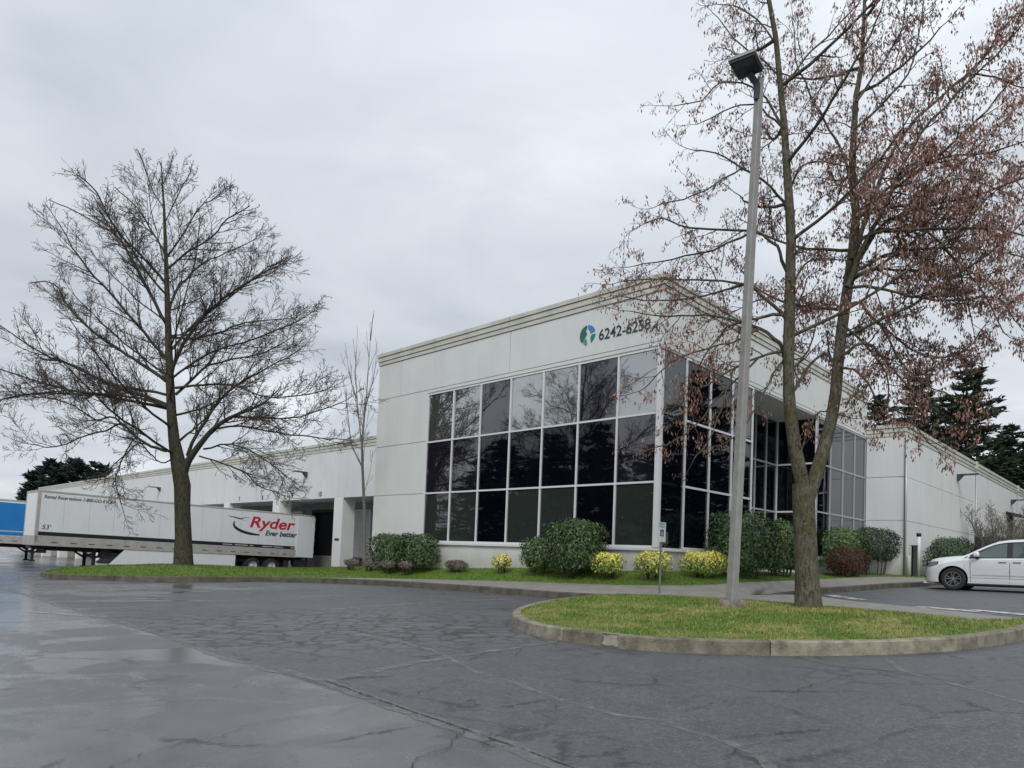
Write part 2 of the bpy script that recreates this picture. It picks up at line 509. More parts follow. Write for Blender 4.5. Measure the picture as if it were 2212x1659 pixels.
def asphalt():
    m = bpy.data.materials.new('asphalt')
    m.use_nodes = True
    t = NT(m.node_tree)
    pos = t.n('ShaderNodeNewGeometry').outputs['Position']
    sp = t.n('ShaderNodeSeparateXYZ', {0: pos})
    x, y = sp.outputs[0], sp.outputs[1]
    dist = t.math('ADD', t.math('MULTIPLY', t.math('SUBTRACT', x, S1a.x), snrm.x),
                  t.math('MULTIPLY', t.math('SUBTRACT', y, S1a.y), snrm.y))
    smooth = t.mapr(dist, 0.02, -0.02)                  # 1 on the smooth side
    big = t.noise(pos, 0.32, 4, 0.55)
    mid = t.noise(pos, 2.3, 5, 0.6)
    agg = t.n('ShaderNodeTexVoronoi', {'Vector': pos, 'Scale': 85.0}).outputs['Color']
    aggv = t.n('ShaderNodeSeparateColor', {0: agg}).outputs[0]
    fine = t.noise(pos, 60.0, 3, 0.7)
    coarse_c = t.mix(t.mapr(mid, 0.35, 0.7), (0.076, 0.078, 0.083), (0.118, 0.121, 0.126))
    grain = t.noise(pos, 17.0, 4, 0.75)
    grain2 = t.noise(pos, 38.0, 3, 0.8)
    coarse_c = t.mix(t.mapr(grain, 0.36, 0.60, 0.35, 1.0), (0.040, 0.042, 0.046), coarse_c)
    coarse_c = t.mix(t.mapr(grain2, 0.55, 0.68, 0.0, 0.6), coarse_c, (0.19, 0.192, 0.192))
    coarse_c = t.mix(t.mapr(grain, 0.56, 0.70, 0.0, 0.5), coarse_c, (0.17, 0.172, 0.172))
    coarse_c = t.mix(t.mapr(aggv, 0.88, 0.95, 0, 0.6), coarse_c, (0.20, 0.20, 0.20))
    coarse_c = t.mix(t.mapr(fine, 0.5, 0.3, 0, 0.6), coarse_c, (0.030, 0.031, 0.034))
    smooth_c = t.mix(t.mapr(mid, 0.35, 0.7), (0.112, 0.115, 0.119), (0.150, 0.153, 0.156))
    smooth_c = t.mix(t.mapr(grain, 0.42, 0.30, 0.0, 0.35), smooth_c, (0.09, 0.092, 0.095))
    smooth_c = t.mix(t.mapr(fine, 0.5, 0.32, 0, 0.35), smooth_c, (0.07, 0.07, 0.074))
    col = t.mix(smooth, coarse_c, smooth_c)
    col = t.mix(t.mapr(big, 0.35, 0.62, 0.0, 0.4), col, (0.075, 0.077, 0.082))
    # crazed (alligator) cracking, in patches
    wv = t.n('ShaderNodeTexNoise', {'Vector': pos, 'Scale': 8.0, 'Detail': 5.0, 'Roughness': 0.7})
    wvec = t.n('ShaderNodeVectorMath', {0: wv.outputs['Color'], 1: (0.5, 0.5, 0.5)}, operation='SUBTRACT').outputs[0]
    wvec = t.n('ShaderNodeVectorMath', {0: wvec, 'Scale': 0.30}, operation='SCALE').outputs[0]
    pv = t.n('ShaderNodeVectorMath', {0: pos, 1: wvec}, operation='ADD').outputs[0]
    pv = t.n('ShaderNodeMapping', {0: pv, 3: (1, 1, 0)}).outputs[0]
    v1 = t.n('ShaderNodeTexVoronoi', {'Vector': pv, 'Scale': 2.4}, feature='DISTANCE_TO_EDGE').outputs['Distance']
    vc = t.n('ShaderNodeTexVoronoi', {'Vector': pv, 'Scale': 2.4}, feature='F1').outputs['Color']
    v2 = t.n('ShaderNodeTexVoronoi', {'Vector': pv, 'Scale': 0.55}, feature='DISTANCE_TO_EDGE').outputs['Distance']
    dx = t.math('SUBTRACT', x, -3.0)
    dy = t.math('SUBTRACT', y, 11.2)
    rr = t.math('SQRT', t.math('ADD', t.math('MULTIPLY', t.math('MULTIPLY', dx, dx), 0.12),
                               t.math('MULTIPLY', t.math('MULTIPLY', dy, dy), 0.25)))
    patch = t.mapr(t.math('ADD', rr, t.math('MULTIPLY', mid, 0.7)), 2.1, 1.3)
    patch = t.math('MULTIPLY', patch, t.math('SUBTRACT', 1.0, smooth))
    scat = t.math('MULTIPLY', t.mapr(big, 0.52, 0.6), t.math('SUBTRACT', 1.0, smooth))
    c1 = t.math('MULTIPLY', t.mapr(v1, 0.095, 0.03), t.math('MAXIMUM', patch, t.math('MULTIPLY', scat, 0.75)))
    c2 = t.math('MULTIPLY', t.mapr(v2, 0.018, 0.005), t.mapr(t.noise(pos, 0.8, 2), 0.5, 0.58))
    crack = t.math('MAXIMUM', c1, t.math('MULTIPLY', c2, 0.85))
    crack = t.math('MULTIPLY', crack, t.mapr(t.noise(pos, 7.0, 4, 0.7), 0.36, 0.50))
    vcs = t.n('ShaderNodeSeparateColor', {0: vc}).outputs
    cellm = t.math('MAXIMUM', patch, t.math('MULTIPLY', scat, 0.5))
    col = t.mix(t.math('MULTIPLY', t.math('MULTIPLY', vcs[0], cellm), 0.35), col, (0.155, 0.158, 0.158))  # paler tone per cell paints in the sheen of tilted pieces
    col = t.mix(t.math('MULTIPLY', crack, 0.85), col, (0.012, 0.012, 0.014))
    # damp and wet patches
    wn = t.noise(t.n('ShaderNodeMapping', {0: pos, 3: (0.55, 1.0, 0)}).outputs[0], 0.55, 5, 0.6, 0.6)
    wet_r = t.mapr(x, -5.0, -13.0, 0.0, 0.16)
    wet = t.mapr(t.math('ADD', wn, wet_r), 0.55, 0.64)
    film = t.mapr(t.noise(pos, 0.5, 3, 0.5, 0.4), 0.38, 0.62)
    film = t.mapr(t.noise(t.n('ShaderNodeMapping', {0: pos, 3: (0.7, 0.85, 0)}).outputs[0], 0.9, 6, 0.6, 0.8), 0.47, 0.53)
    rough_s = t.mapr(film, 0, 1, 0.42, 0.19)
    rough_c = t.math('SUBTRACT', t.mapr(mid, 0.3, 0.7, 0.50, 0.62), t.math('MULTIPLY', t.math('MULTIPLY', vcs[1], cellm), 0.16))
    rough = t.mix(smooth, rough_c, rough_s)
    far_wet = t.mapr(y, 9.0, 22.0, 0.0, 1.0)
    wetmask = t.math('MULTIPLY', wet, t.math('MAXIMUM', t.mapr(x, -4.0, -9.0), t.math('MULTIPLY', smooth, 0.35)))
    rough = t.mix(wetmask, rough, 0.17)
    col = t.mix(t.math('MULTIPLY', wetmask, 0.4), col, (0.045, 0.046, 0.05))
    hgt = t.math('ADD', t.math('MULTIPLY', fine, 0.5), t.math('MULTIPLY', crack, -1.2))
    hs = t.mix(smooth, 0.55, 0.18)
    hs = t.mix(wetmask, hs, 0.02)
    bmp = t.n('ShaderNodeBump', {'Height': hgt, 'Distance': 0.012})
    t.link(hs, bmp.inputs['Strength'])
    p = t.n('ShaderNodeBsdfPrincipled', {'Base Color': col, 'Roughness': rough, 'Normal': bmp.outputs[0], 'Specular IOR Level': 0.6})
    t.n('ShaderNodeOutputMaterial', {'Surface': p.outputs[0]})
    return m


M['asphalt'] = asphalt()


def worn(name, col, keep=0.5, scale=6.0, soft=0.06, amount=1.0):
    """paint or sealant that has worn away in places"""
    m = bpy.data.materials.new(name)
    m.use_nodes = True
    t = NT(m.node_tree)
    pos = t.n('ShaderNodeNewGeometry').outputs['Position']
    n = t.noise(pos, scale, 6, 0.72)
    f = t.mapr(n, keep + soft, keep - soft, 0, amount)
    p = t.n('ShaderNodeBsdfPrincipled', {'Base Color': col, 'Roughness': 0.6})
    tr = t.n('ShaderNodeBsdfTransparent')
    mx = t.n('ShaderNodeMixShader', {0: f, 1: tr.outputs[0], 2: p.outputs[0]})
    t.n('ShaderNodeOutputMaterial', {'Surface': mx.outputs[0]})
    return m


M['seam'] = worn('seam_filler', (0.20, 0.203, 0.195), 0.55, 7, 0.16, 0.75)
M['seam_thin'] = worn('seam_thin', (0.22, 0.223, 0.22), 0.50, 6, 0.13, 0.75)
M['paint_worn'] = worn('paint_worn', (0.34, 0.34, 0.34), 0.50, 8)
M['paint_patch'] = worn('paint_patch', (0.60, 0.585, 0.53), 0.545, 5)
M['crack'] = worn('crack_fill', (0.022, 0.022, 0.024), 0.53, 10)

# ------------------------------------------------------------------ ground sheet
def axis(a, b, fine_a, fine_b, step):
    v = list(np.arange(fine_a, fine_b + 1e-6, step))
    s, c = step, fine_b
    while c < b:
        s *= 1.35
        c += s
        v.append(min(c, b))
    s, c = step, fine_a
    while c > a:
        s *= 1.35
        c -= s
        v.insert(0, max(c, a))
    return v


gx, gy = axis(-900, 900, -42, 30, 1.0), axis(-200, 1500, -6, 62, 1.0)
mb = MB()
mb.v = [(x, y, ground(x, y)) for y in gy for x in gx]
nx = len(gx)
mb.f = [(j * nx + i, j * nx + i + 1, (j + 1) * nx + i + 1, (j + 1) * nx + i) for j in range(len(gy) - 1) for i in range(nx - 1)]
mb.m = [0] * len(mb.f)
g_obj = mb.build('ground', M['asphalt'], smooth=True)
tag(g_obj, kind='structure')


def ribbon(pts, widths, lift, m, name, jit=0.0, seed=1, step=0.25, kind='structure'):
    rnd = random.Random(seed)
    P = []
    for a, b in zip(pts[:-1], pts[1:]):
        n = max(1, int((b - a).length / step))
        for i in range(n):
            P.append(a.lerp(b, i / n))
    P.append(pts[-1])
    if not hasattr(widths, '__len__'): widths = [widths, widths]
    vs, fs = [], []
    j = 0
    for i, p in enumerate(P):
        d = (P[min(i + 1, len(P) - 1)] - P[max(i - 1, 0)])
        n = Vector((-d.y, d.x, 0)).normalized()
        j = j * 0.6 + rnd.uniform(-jit, jit)
        f = i / (len(P) - 1)
        w = (widths[0] * (1 - f) + widths[1] * f) * (1 + (rnd.uniform(-.4, .4) if jit else 0))
        c = p + n * j
        for s in (-0.5, 0.5):
            q = c + n * w * s
            vs.append((q.x, q.y, ground(q.x, q.y) + lift))
    for i in range(len(P) - 1):
        fs.append((2 * i, 2 * i + 1, 2 * i + 3, 2 * i + 2))
    mb = MB().add(vs, fs)
    if name is None: return mb
    o = mb.build(name, m)
    return tag(o, kind=kind)


def gp(l): return [G(x, y) for x, y in l]


# seams, painted lines and cracks in the lot
ribbon(gp([(-60, 1250), (134, 1309.6), (237.5, 1339), (366, 1374), (495, 1423), (703, 1473), (891, 1542), (1095, 1611), (1300, 1690)]), 0.16, 0.004, M['seam'], 'pavement_seam', 0.012, 3, 0.15)
ribbon(gp([(703, 1471), (891, 1539), (1095, 1608), (1320, 1690)]), 0.02, 0.008, M['crack'], 'pavement_crack', 0.006, 4, 0.1)
ribbon(gp([(292, 1314), (445, 1339), (658, 1354), (860, 1385), (940, 1408), (1037, 1455), (1142, 1488), (1213, 1514), (1330, 1544), (1435, 1558), (1482, 1577), (1553, 1597), (1640, 1630), (1700, 1690)]), 0.07, 0.004, M['seam_thin'], 'pavement_seam', 0.012, 5, 0.12)
ribbon(gp([(717, 1470), (841, 1443), (1014, 1413.6), (1095, 1403), (1154, 1394), (1212, 1383)]), 0.13, 0.0055, M['seam_thin'], 'pavement_seam', 0.012, 6, 0.12)
ribbon(gp([(1913, 1424), (1961, 1454), (2067, 1480), (2212, 1518), (2330, 1560)]), 0.08, 0.004, M['seam_thin'], 'pavement_seam', 0.01, 7, 0.12)
ribbon(gp([(688, 1319), (940, 1300), (1110, 1294)]), 0.09, 0.0042, M['paint_worn'], 'lane_marking', 0, 8)
ribbon(gp([(455, 1299), (717, 1287)]), 0.09, 0.0042, M['paint_worn'], 'lane_marking', 0, 8)
ribbon(gp([(60, 1322), (230, 1334)]), 0.12, 0.0065, M['paint_worn'], 'lane_marking', 0, 8)
CR = [[(200, 1680), (307, 1631), (416, 1602), (470, 1592), (530, 1568), (584, 1557), (650, 1548), (717, 1545), (767, 1527), (811, 1522)],
      [(0, 1474), (60, 1462), (170, 1453)], [(0, 1404), (90, 1398), (180, 1389)],
      [(160, 1462), (230, 1450), (285, 1441)], [(550, 1487), (600, 1478), (690, 1472)],
      [(900, 1500), (960, 1478), (1010, 1468)], [(1037, 1610), (1090, 1584), (1170, 1568)],
      [(1150, 1540), (1200, 1535), (1213, 1512), (1230, 1498)], [(1110, 1418), (1120, 1402), (1135, 1396)],
      [(1480, 1540), (1540, 1520), (1600, 1508), (1700, 1512)], [(1550, 1640), (1620, 1612), (1720, 1600)],
      [(850, 1690), (900, 1640), (960, 1620), (1010, 1575)], [(1700, 1500), (1790, 1470), (1850, 1455), (1990, 1460)],
      [(1900, 1600), (2000, 1570), (2100, 1575), (2212, 1550)]]
allc = MB()
for i, c in enumerate(CR):
    r_ = ribbon(gp(c), [0.009, 0.006], 0.0088 + 0.0004 * i, None, None, 0.022, 20 + i, 0.06)
    allc.add(r_.v, r_.f)
tag(allc.build('pavement_crack', M['crack']), kind='structure')


# ------------------------------------------------------------------ kerbs, walks and lawns
def kerb(pts, side, name, h=0.17, th=0.15, stone=2.2, seed=1, flare0=0.0, gap=0.012, chip=None, m='kerb'):
    """concrete kerb: row of cast lengths following pts (world points on the lot); side=+1 puts the lawn on the left"""
    rnd = random.Random(seed)
    P, L = [], [0.0]
    for a, b in zip(pts[:-1], pts[1:]):
        n = max(1, int((b - a).length / 0.15))
        for i in range(n):
            P.append(a.lerp(b, i / n))
    P.append(pts[-1])
    for a, b in zip(P[:-1], P[1:]):
        L.append(L[-1] + (b - a).length)
    # smooth normals
    N = []
    for i in range(len(P)):
        d = P[min(i + 3, len(P) - 1)] - P[max(i - 3, 0)]
        N.append(Vector((-d.y, d.x, 0)).normalized() * side)
    mb = MB()
    nxt = stone * rnd.uniform(0.4, 1)
    cur = []
    def flush(c):
        if len(c) < 2: return
        prof = lambda p, n, g, hh: [p + Vector((0, 0, g - 0.06)), p + n * 0.012 + Vector((0, 0, g + hh - 0.02)), p + n * 0.03 + Vector((0, 0, g + hh)),
                                    p + n * th + Vector((0, 0, g + hh)), p + n * (th + 0.003) + Vector((0, 0, g - 0.06))]
        vs, fs = [], []
        k = 5
        wob = rnd.uniform(-0.008, 0.008)
        for (i, off) in c:
            p = P[i].copy(); p.z = 0
            p = p + N[i] * wob + (P[min(i + 1, len(P) - 1)] - P[i]).normalized().to_2d().to_3d() * off
            g = ground(p.x, p.y)
            hh = h
            if flare0: hh = h * min(1, 0.06 + L[i] / flare0)
            vs += prof(p, N[i], g, hh)
        n = len(c)
        for i in range(n - 1):
            for j in range(k - 1):
                f = (i * k + j, (i + 1) * k + j, (i + 1) * k + j + 1, i * k + j + 1)
                fs.append(f if side > 0 else f[::-1])
        fs.append(tuple(range(k)) if side > 0 else tuple(range(k))[::-1])
        fs.append(tuple(range((n - 1) * k, n * k))[::-1] if side > 0 else tuple(range((n - 1) * k, n * k)))
        mb.add(vs, fs)
    for i in range(len(P)):
        cur.append((i, 0.0))
        if L[i] > nxt:
            cur[-1] = (i, -gap)
            flush(cur)
            cur = [(i, 0.0)]
            nxt += stone * rnd.uniform(0.6, 1.25)
    flush(cur)
    o = mb.build(name, M[m])
    return tag(o, kind='structure'), P, N


def smooth_pts(pts, n=6):
    """Catmull-Rom through pts"""
    out = []
    Q = [pts[0]] + list(pts) + [pts[-1]]
    for i in range(1, len(Q) - 2):
        a, b, c, d = Q[i - 1:i + 3]
        for k in range(n):
            t = k / n
            out.append(0.5 * ((2 * b) + (c - a) * t + (2 * a - 5 * b + 4 * c - d) * t * t + (3 * b - a - 3 * c + d) * t ** 3))
    out.append(pts[-1])
    return out


# island: kerb runs from behind on the left, round the front and back on the right
isl = [G(x, y) for x, y in [(1345, 1298), (1250, 1304), (1170, 1316), (1118, 1332), (1103, 1347), (1122, 1362), (1180, 1379),
                            (1300, 1397), (1400, 1406.5), (1500, 1412), (1700, 1417), (1900, 1415), (2050, 1407), (2150, 1395), (2210, 1383), (2250, 1369), (2275, 1354)]]
e0 = isl[-1]
isl += [G(2330, 1345), G(2450, 1345)]
isl = smooth_pts(isl, 6)
k_o, kP, kN = kerb(isl, 1, 'kerb', 0.18, 0.16, 2.4, 5, chip=True)
# broken stone in the front of the kerb
ci = min(range(len(kP)), key=lambda i: (kP[i] - G(1324, 1398)).length)
mb = MB()
rnd = random.Random(8)
p, n = kP[ci], kN[ci]
d = Vector((n.y, -n.x, 0))
g = ground(p.x, p.y)
outl = [(-.13, .04), (-.05, .02), (.04, .035), (.11, .02), (.12, .07), (.085, .11), (.10, .155), (.01, .165), (-.07, .145), (-.11, .15), (-.10, .09)]
vs = []
for dep in (-0.006, 0.03):
    vs += [tuple(p + d * a + n * (dep + 0.012 * (c / 0.17)) + Vector((0, 0, g - p.z + c))) for a, c in outl]
k = len(outl)
mb.add(vs, [tuple(range(k))] + [(i, (i + 1) % k, k + (i + 1) % k, k + i) for i in range(k)])
mb.add([tuple(p + d * a + n * b + Vector((0, 0, g - p.z + c))) for a, b, c in [(-.14, .02, .182), (.11, .02, .182), (.07, .10, .183), (-.03, .075, .183), (-.11, .09, .183)]], [(0, 1, 2, 3, 4)])
tag(mb.build('kerb_patch', M['chip']), kind='structure')

# kerb of the long walk, left of the island; starts at the tip of the left-hand lawn
lk = [G(x, y) for x, y in [(150, 1236), (105, 1240), (88, 1246.5), (150, 1252), (300, 1256), (450, 1257.5), (600, 1257.5), (800, 1264), (1000, 1277), (1100, 1285), (1200, 1293.5), (1300, 1299), (1350, 1300)]]
lk_s = smooth_pts(lk, 5)
kerb(lk_s, 1, 'kerb', 0.18, 0.16, 3.0, 9, m='kerb_dark')
# kerb of the entry walk by the van, dropping to a ramp on the left
rk = [G(x, y) for x, y in [(1640, 1288), (1740, 1284), (1829, 1279), (1917, 1271.5), (2006, 1266)]]
rk += [Vector((18.6, 29.4, 0)), Vector((26, 35.5, 0))]
kerb(rk, 1, 'kerb', 0.18, 0.16, 3.0, 12, flare0=3.2, m='kerb_dark')
# yellow-painted foot of the kerb
ribbon([p + Vector((0.05, -0.05, 0)) for p in gp([(500, 1259.5), (560, 1259.6), (612, 1260.4)])], 0.13, 0.004, M['yellow_paint'], 'lane_marking')


def sheet(name, rows, m, kind='structure', smooth=True):
    n = len(rows[0])
    mb = MB()
    for r in rows: mb.v += [tuple(p) for p in r]
    mb.f = [(j * n + i, j * n + i + 1, (j + 1) * n + i + 1, (j + 1) * n + i) for j in range(len(rows) - 1) for i in range(n - 1)]
    mb.m = [0] * len(mb.f)
    o = mb.build(name, m, smooth=smooth)
    bm = bmesh.new(); bm.from_mesh(o.data)
    bmesh.ops.recalc_face_normals(bm, faces=bm.faces)
    if sum(f.normal.z for f in bm.faces) < 0:
        bmesh.ops.reverse_faces(bm, faces=bm.faces)
    bm.to_mesh(o.data); bm.free()
    if kind: tag(o, kind=kind)
    return o


def resample(P, n):
    L = [0.0]
    for a, b in zip(P[:-1], P[1:]): L.append(L[-1] + (b - a).length)
    out = []
    j = 0
    for i in range(n):
        s = L[-1] * i / (n - 1)
        while j < len(L) - 2 and L[j + 1] < s: j += 1
        t = (s - L[j]) / max(1e-9, L[j + 1] - L[j])
        out.append(P[j].lerp(P[j + 1], min(1, max(0, t))))
    return out


# --- island lawn (kerb inner edge in front, walk edge behind)
EI = [Vector((8.2, 11.75, 0))]
near = [G(x, y, 0.17) for x, y in [(1345, 1292), (1444, 1290), (1588, 1296), (1770, 1310), (1958, 1326), (2111, 1345)]]
near.append(EI[0])
ei = min(range(len(kP)), key=lambda i: (kP[i] - G(2262, 1362)).length)
EI[0] = kP[ei] + kN[ei] * 0.155
front = [kP[i] + kN[i] * 0.155 for i in range(0, ei, 2)] + [EI[0]]
near[-1] = EI[0]
fr, nr = resample(front, 60), resample(near, 60)
rows = []
for j in range(15):
    t = j / 14
    row = []
    for i in range(60):
        p = fr[i].lerp(nr[i], t)
        edge = min(t, 1 - t) * 2
        side = min(1, min(i, 59 - i) / 12)
        lump = 0.02 * math.sin(p.x * 3.1) * math.cos(p.y * 2.7)
        z = ground(p.x, p.y) + 0.165 + (0.10 * (edge ** 0.7) + lump * edge) * side + 0.02 * t
        row.append(Vector((p.x, p.y, z)))
    rows.append(row)
ISL_ROWS = rows
isl_lawn = sheet('lawn', rows, M['lawn'])

# --- walk: from the long walk round the corner, a spur along the back of the island and the entry walk
def bz(x, y, z): return bw(x, y, z)


def lift(P, h): return [Vector((p.x, p.y, ground(p.x, p.y) + h)) for p in P]


wf = [p for p in lk_s if uw(p.x, p.y)[0] < 11.2]
inner = []
for i, p in enumerate(wf):
    d = wf[min(i + 1, len(wf) - 1)] - wf[max(i - 1, 0)]
    inner.append(p + Vector((-d.y, d.x, 0)).normalized() * 0.155)
wfront = lift(inner, 0.178)
last = wfront[-1]
# the walk runs on along the back edge of the island to the ramp by the van
spur = [G(x, y, 0.17) for x, y in [(1444, 1290), (1588, 1296), (1700, 1304)]]
wfront = resample(lift(wfront, 0.178) + lift([Vector((p.x, p.y, 0)) for p in spur[:2]], 0.178), 50)
wback = [bz(-11.0, -1.5, 0.20), bz(-9.97, -1.5, 0.23), bz(-6.5, -1.5, 0.36), bz(-3.1, -1.5, 0.49), bz(-0.37, -1.5, 0.56), bz(0.9, -1.45, 0.62),
         bz(1.6, -0.9, 0.66), bz(1.75, 0.3, 0.69)]
wback = resample(wback, 50)
rows = []
for j in range(5):
    t = j / 4
    rows.append([a.lerp(b, t) for a, b in zip(wfront, wback)])
sheet('sidewalk', rows, M['concrete'])
# entry walk between its kerb and the strip of lawn
rkI = []
for i, p in enumerate(rk):
    d = rk[min(i + 1, len(rk) - 1)] - rk[max(i - 1, 0)]
    rkI.append(p + Vector((-d.y, d.x, 0)).normalized() * 0.15)
ef = [spur[1].copy()] + rkI
ef = [Vector((p.x, p.y, ground(p.x, p.y) + (0.178 if i > 2 else 0.16 if i == 0 else 0.03 if i == 1 else 0.09))) for i, p in enumerate(ef)]
ef = resample(ef, 40)
eb = [bz(1.75, 0.3, 0.69), bz(1.7, 1.6, 0.73), bz(1.6, 6.0, 0.79), bz(1.7, 9, 0.85), bz(1.75, 12, 0.93), bz(2.2, 14.5, 0.97), bz(4.3, 17.0, 0.98), bz(7.0, 20, 0.98), bz(16, 20.5, 1.0)]
eb = resample(eb, 40)
sheet('sidewalk', [[a.lerp(b, j / 4) for a, b in zip(ef, eb)] for j in range(5)], M['concrete'])
# raised spur walk behind the island, with its edge towards the van bays
farp = [G(x, y, 0.17) for x, y in [(1588, 1286), (1700, 1284), (1770, 1288), (1837, 1298), (1984, 1312), (2212, 1336)]]
farp.append(G(2450, 1337, 0.17))
nearp = [G(x, y, 0.17) for x, y in [(1588, 1296), (1700, 1304), (1770, 1310), (1958, 1326), (2111, 1345)]] + [EI[0]] + [kP[i] + kN[i] * 0.155 for i in range(ei + 3, len(kP), 4)]
fa, na = resample(lift(farp, 0.172), 40), resample(lift(nearp, 0.172), 40)
sheet('sidewalk', [[a.lerp(b, j / 3) for a, b in zip(na, fa)] for j in range(4)] + [[Vector((p.x, p.y, p.z - 0.2)) for p in fa]], M['concrete'], smooth=False)
# worn white paint along that edge
def off(P, d):
    out = []
    for i, p in enumerate(P):
        v = P[min(i + 1, len(P) - 1)] - P[max(i - 1, 0)]
        out.append(p + Vector((-v.y, v.x, 0)).normalized() * d)
    return out
ribbon(off([Vector((p.x, p.y, 0)) for p in fa], 0.18), 0.28, 0.005, M['paint_patch'], 'lane_marking', 0, 2)
for k, (a, b) in enumerate([((1790, 1286), (1860, 1296)), ((1985, 1311), (2115, 1322)), ((2100, 1318), (2230, 1330))]):
    pa, pb = G(a[0], a[1]), G(b[0], b[1])
    ribbon([pa, pb], 0.35, 0.0092 + 0.001 * k, M['paint_patch'], 'lane_marking', 0, 3 + k)

# --- left-hand lawn with the mound, and the strip below the long face
stations = []   # (front point, back point, bulge)
kerb_in = []
for i, p in enumerate(lk_s):
    d = lk_s[min(i + 1, len(lk_s) - 1)] - lk_s[max(i - 1, 0)]
    kerb_in.append(p + Vector((-d.y, d.x, 0)).normalized() * 0.155)
left_front = [p for p, q in zip(kerb_in, lk_s) if uw(q.x, q.y)[0] >= 11.2]
left_front = lift(left_front, 0.165)
strip_front = [bz(-x, w, z) for x, w, z in [(10.9, -2.6, 0.19), (10.0, -1.52, 0.225), (6.5, -1.5, 0.355), (3.1, -1.5, 0.485), (0.37, -1.5, 0.555), (-0.9, -1.45, 0.615), (-1.6, -0.9, 0.655), (-1.73, 0.3, 0.685)]]
allf = resample(left_front + strip_front, 110)
back = [bz(-20.4, -10.4, -0.1), bz(-21.6, -9, 0.0), bz(-22.0, -7, 0.0), bz(-22.0, -4, 0.0), bz(-21.0, -1.5, 0.15), bz(-19.0, 0.6, 0.3), bz(-16.5, 1.6, 0.45), bz(-14.4, 0.6, 0.58),
        bz(-13.6, -0.02, 0.60), bz(-9.4, -0.02, 0.66), bz(-6.4, -0.02, 0.80), bz(-3.7, -0.02, 0.92), bz(-1.0, -0.02, 0.93), bz(0.02, -0.02, 0.97), bz(0.03, 0.3, 0.97)]
allb = resample(back, 110)
TREE_L = at(395, 1222, 28.0)
rows = []
for j in range(17):
    t = j / 16
    row = []
    for i in range(110):
        p = allf[i].lerp(allb[i], t)
        z = p.z
        dT = ((p.x - TREE_L.x) ** 2 + (p.y - TREE_L.y) ** 2) ** 0.5
        m_ = math.exp(-(dT / 4.2) ** 2) * min(1, 4 * t) * min(1, 4 * (1 - t))
        base = ground(p.x, p.y) + 0.165
        z = z + m_ * max(0, TREE_L.z + 0.02 - z)
        z += 0.02 * math.sin(p.x * 2.3 + 1) * math.sin(p.y * 2.1) * min(1, 5 * t)
        row.append(Vector((p.x, p.y, z)))
    rows.append(row)
STRIP_ROWS = rows
sheet('lawn', rows, M['lawn_lush'])
# strip of lawn by the entry and in front of the side wing
sf = resample([Vector((p.x, p.y, p.z + 0.004)) for p in [bz(1.75, 0.3, 0.69), bz(1.7, 1.6, 0.73), bz(1.6, 6.0, 0.79), bz(1.7, 9, 0.85), bz(1.75, 12, 0.93), bz(2.2, 14.5, 0.97), bz(4.3, 17.0, 0.98), bz(7.0, 20, 0.98), bz(16, 20.5, 1.0)]], 40)
sb = resample([bz(0.02, 0.3, 0.97), bz(0.02, 6.0, 1.0), bz(0.3, 9, 1.02), bz(0.02, 12, 1.03), bz(0.02, 18.2, 1.04), bz(1.72, 18.3, 1.04), bz(1.72, 30, 1.08), bz(1.72, 60, 1.1)], 40)
E_ROWS = [[a.lerp(b, j / 6) for a, b in zip(sf, sb)] for j in range(7)]
sheet('lawn', E_ROWS, M['lawn_lush'])


def blades(rows, dens, name, seed, hmin, hmax, wid, maxn=45000, bm_='blade'):
    rng = np.random.default_rng(seed)
    A = np.array([[list(p) for p in r] for r in rows])
    nr, nc = A.shape[:2]
    a, b, c, d = A[:-1, :-1].reshape(-1, 3), A[:-1, 1:].reshape(-1, 3), A[1:, 1:].reshape(-1, 3), A[1:, :-1].reshape(-1, 3)
    area = 0.5 * np.linalg.norm(np.cross(c - a, d - b), axis=1)
    n = int(min(maxn, area.sum() * dens))
    idx = rng.choice(len(area), n, p=area / area.sum())
    s, t = rng.random((n, 1)), rng.random((n, 1))
    P = (a[idx] * (1 - s) + b[idx] * s) * (1 - t) + (d[idx] * (1 - s) + c[idx] * s) * t
    th = rng.random(n) * 2 * np.pi
    h = rng.uniform(hmin, hmax, n) * (0.7 + 0.6 * rng.random(n))
    w = wid * rng.uniform(0.6, 1.3, n)
    dx = np.stack([np.cos(th), np.sin(th), 0 * th], 1)
    ln = np.stack([rng.normal(0, .5, n), rng.normal(0, .5, n), np.ones(n)], 1) * h[:, None]
    v = np.empty((n, 3, 3))
    v[:, 0] = P - dx * w[:, None] / 2
    v[:, 1] = P + dx * w[:, None] / 2
    v[:, 2] = P + ln
    return tri_obj(name, v.reshape(-1, 3), 3, M[bm_])


def tri_obj(name, V, k, mats, parent=None):
    n = len(V) // k
    me = bpy.data.meshes.new(name)
    me.vertices.add(len(V))
    me.vertices.foreach_set('co', np.asarray(V, dtype=np.float32).ravel())
    me.loops.add(n * k)
    me.loops.foreach_set('vertex_index', np.arange(n * k, dtype=np.int32))
    me.polygons.add(n)
    me.polygons.foreach_set('loop_start', np.arange(0, n * k, k, dtype=np.int32))
    me.polygons.foreach_set('loop_total', np.full(n, k, dtype=np.int32))
    me.materials.append(mats)
    me.update(calc_edges=True)
    o = bpy.data.objects.new(name, me)
    COL.objects.link(o)
    if parent: o.parent = parent
    return o


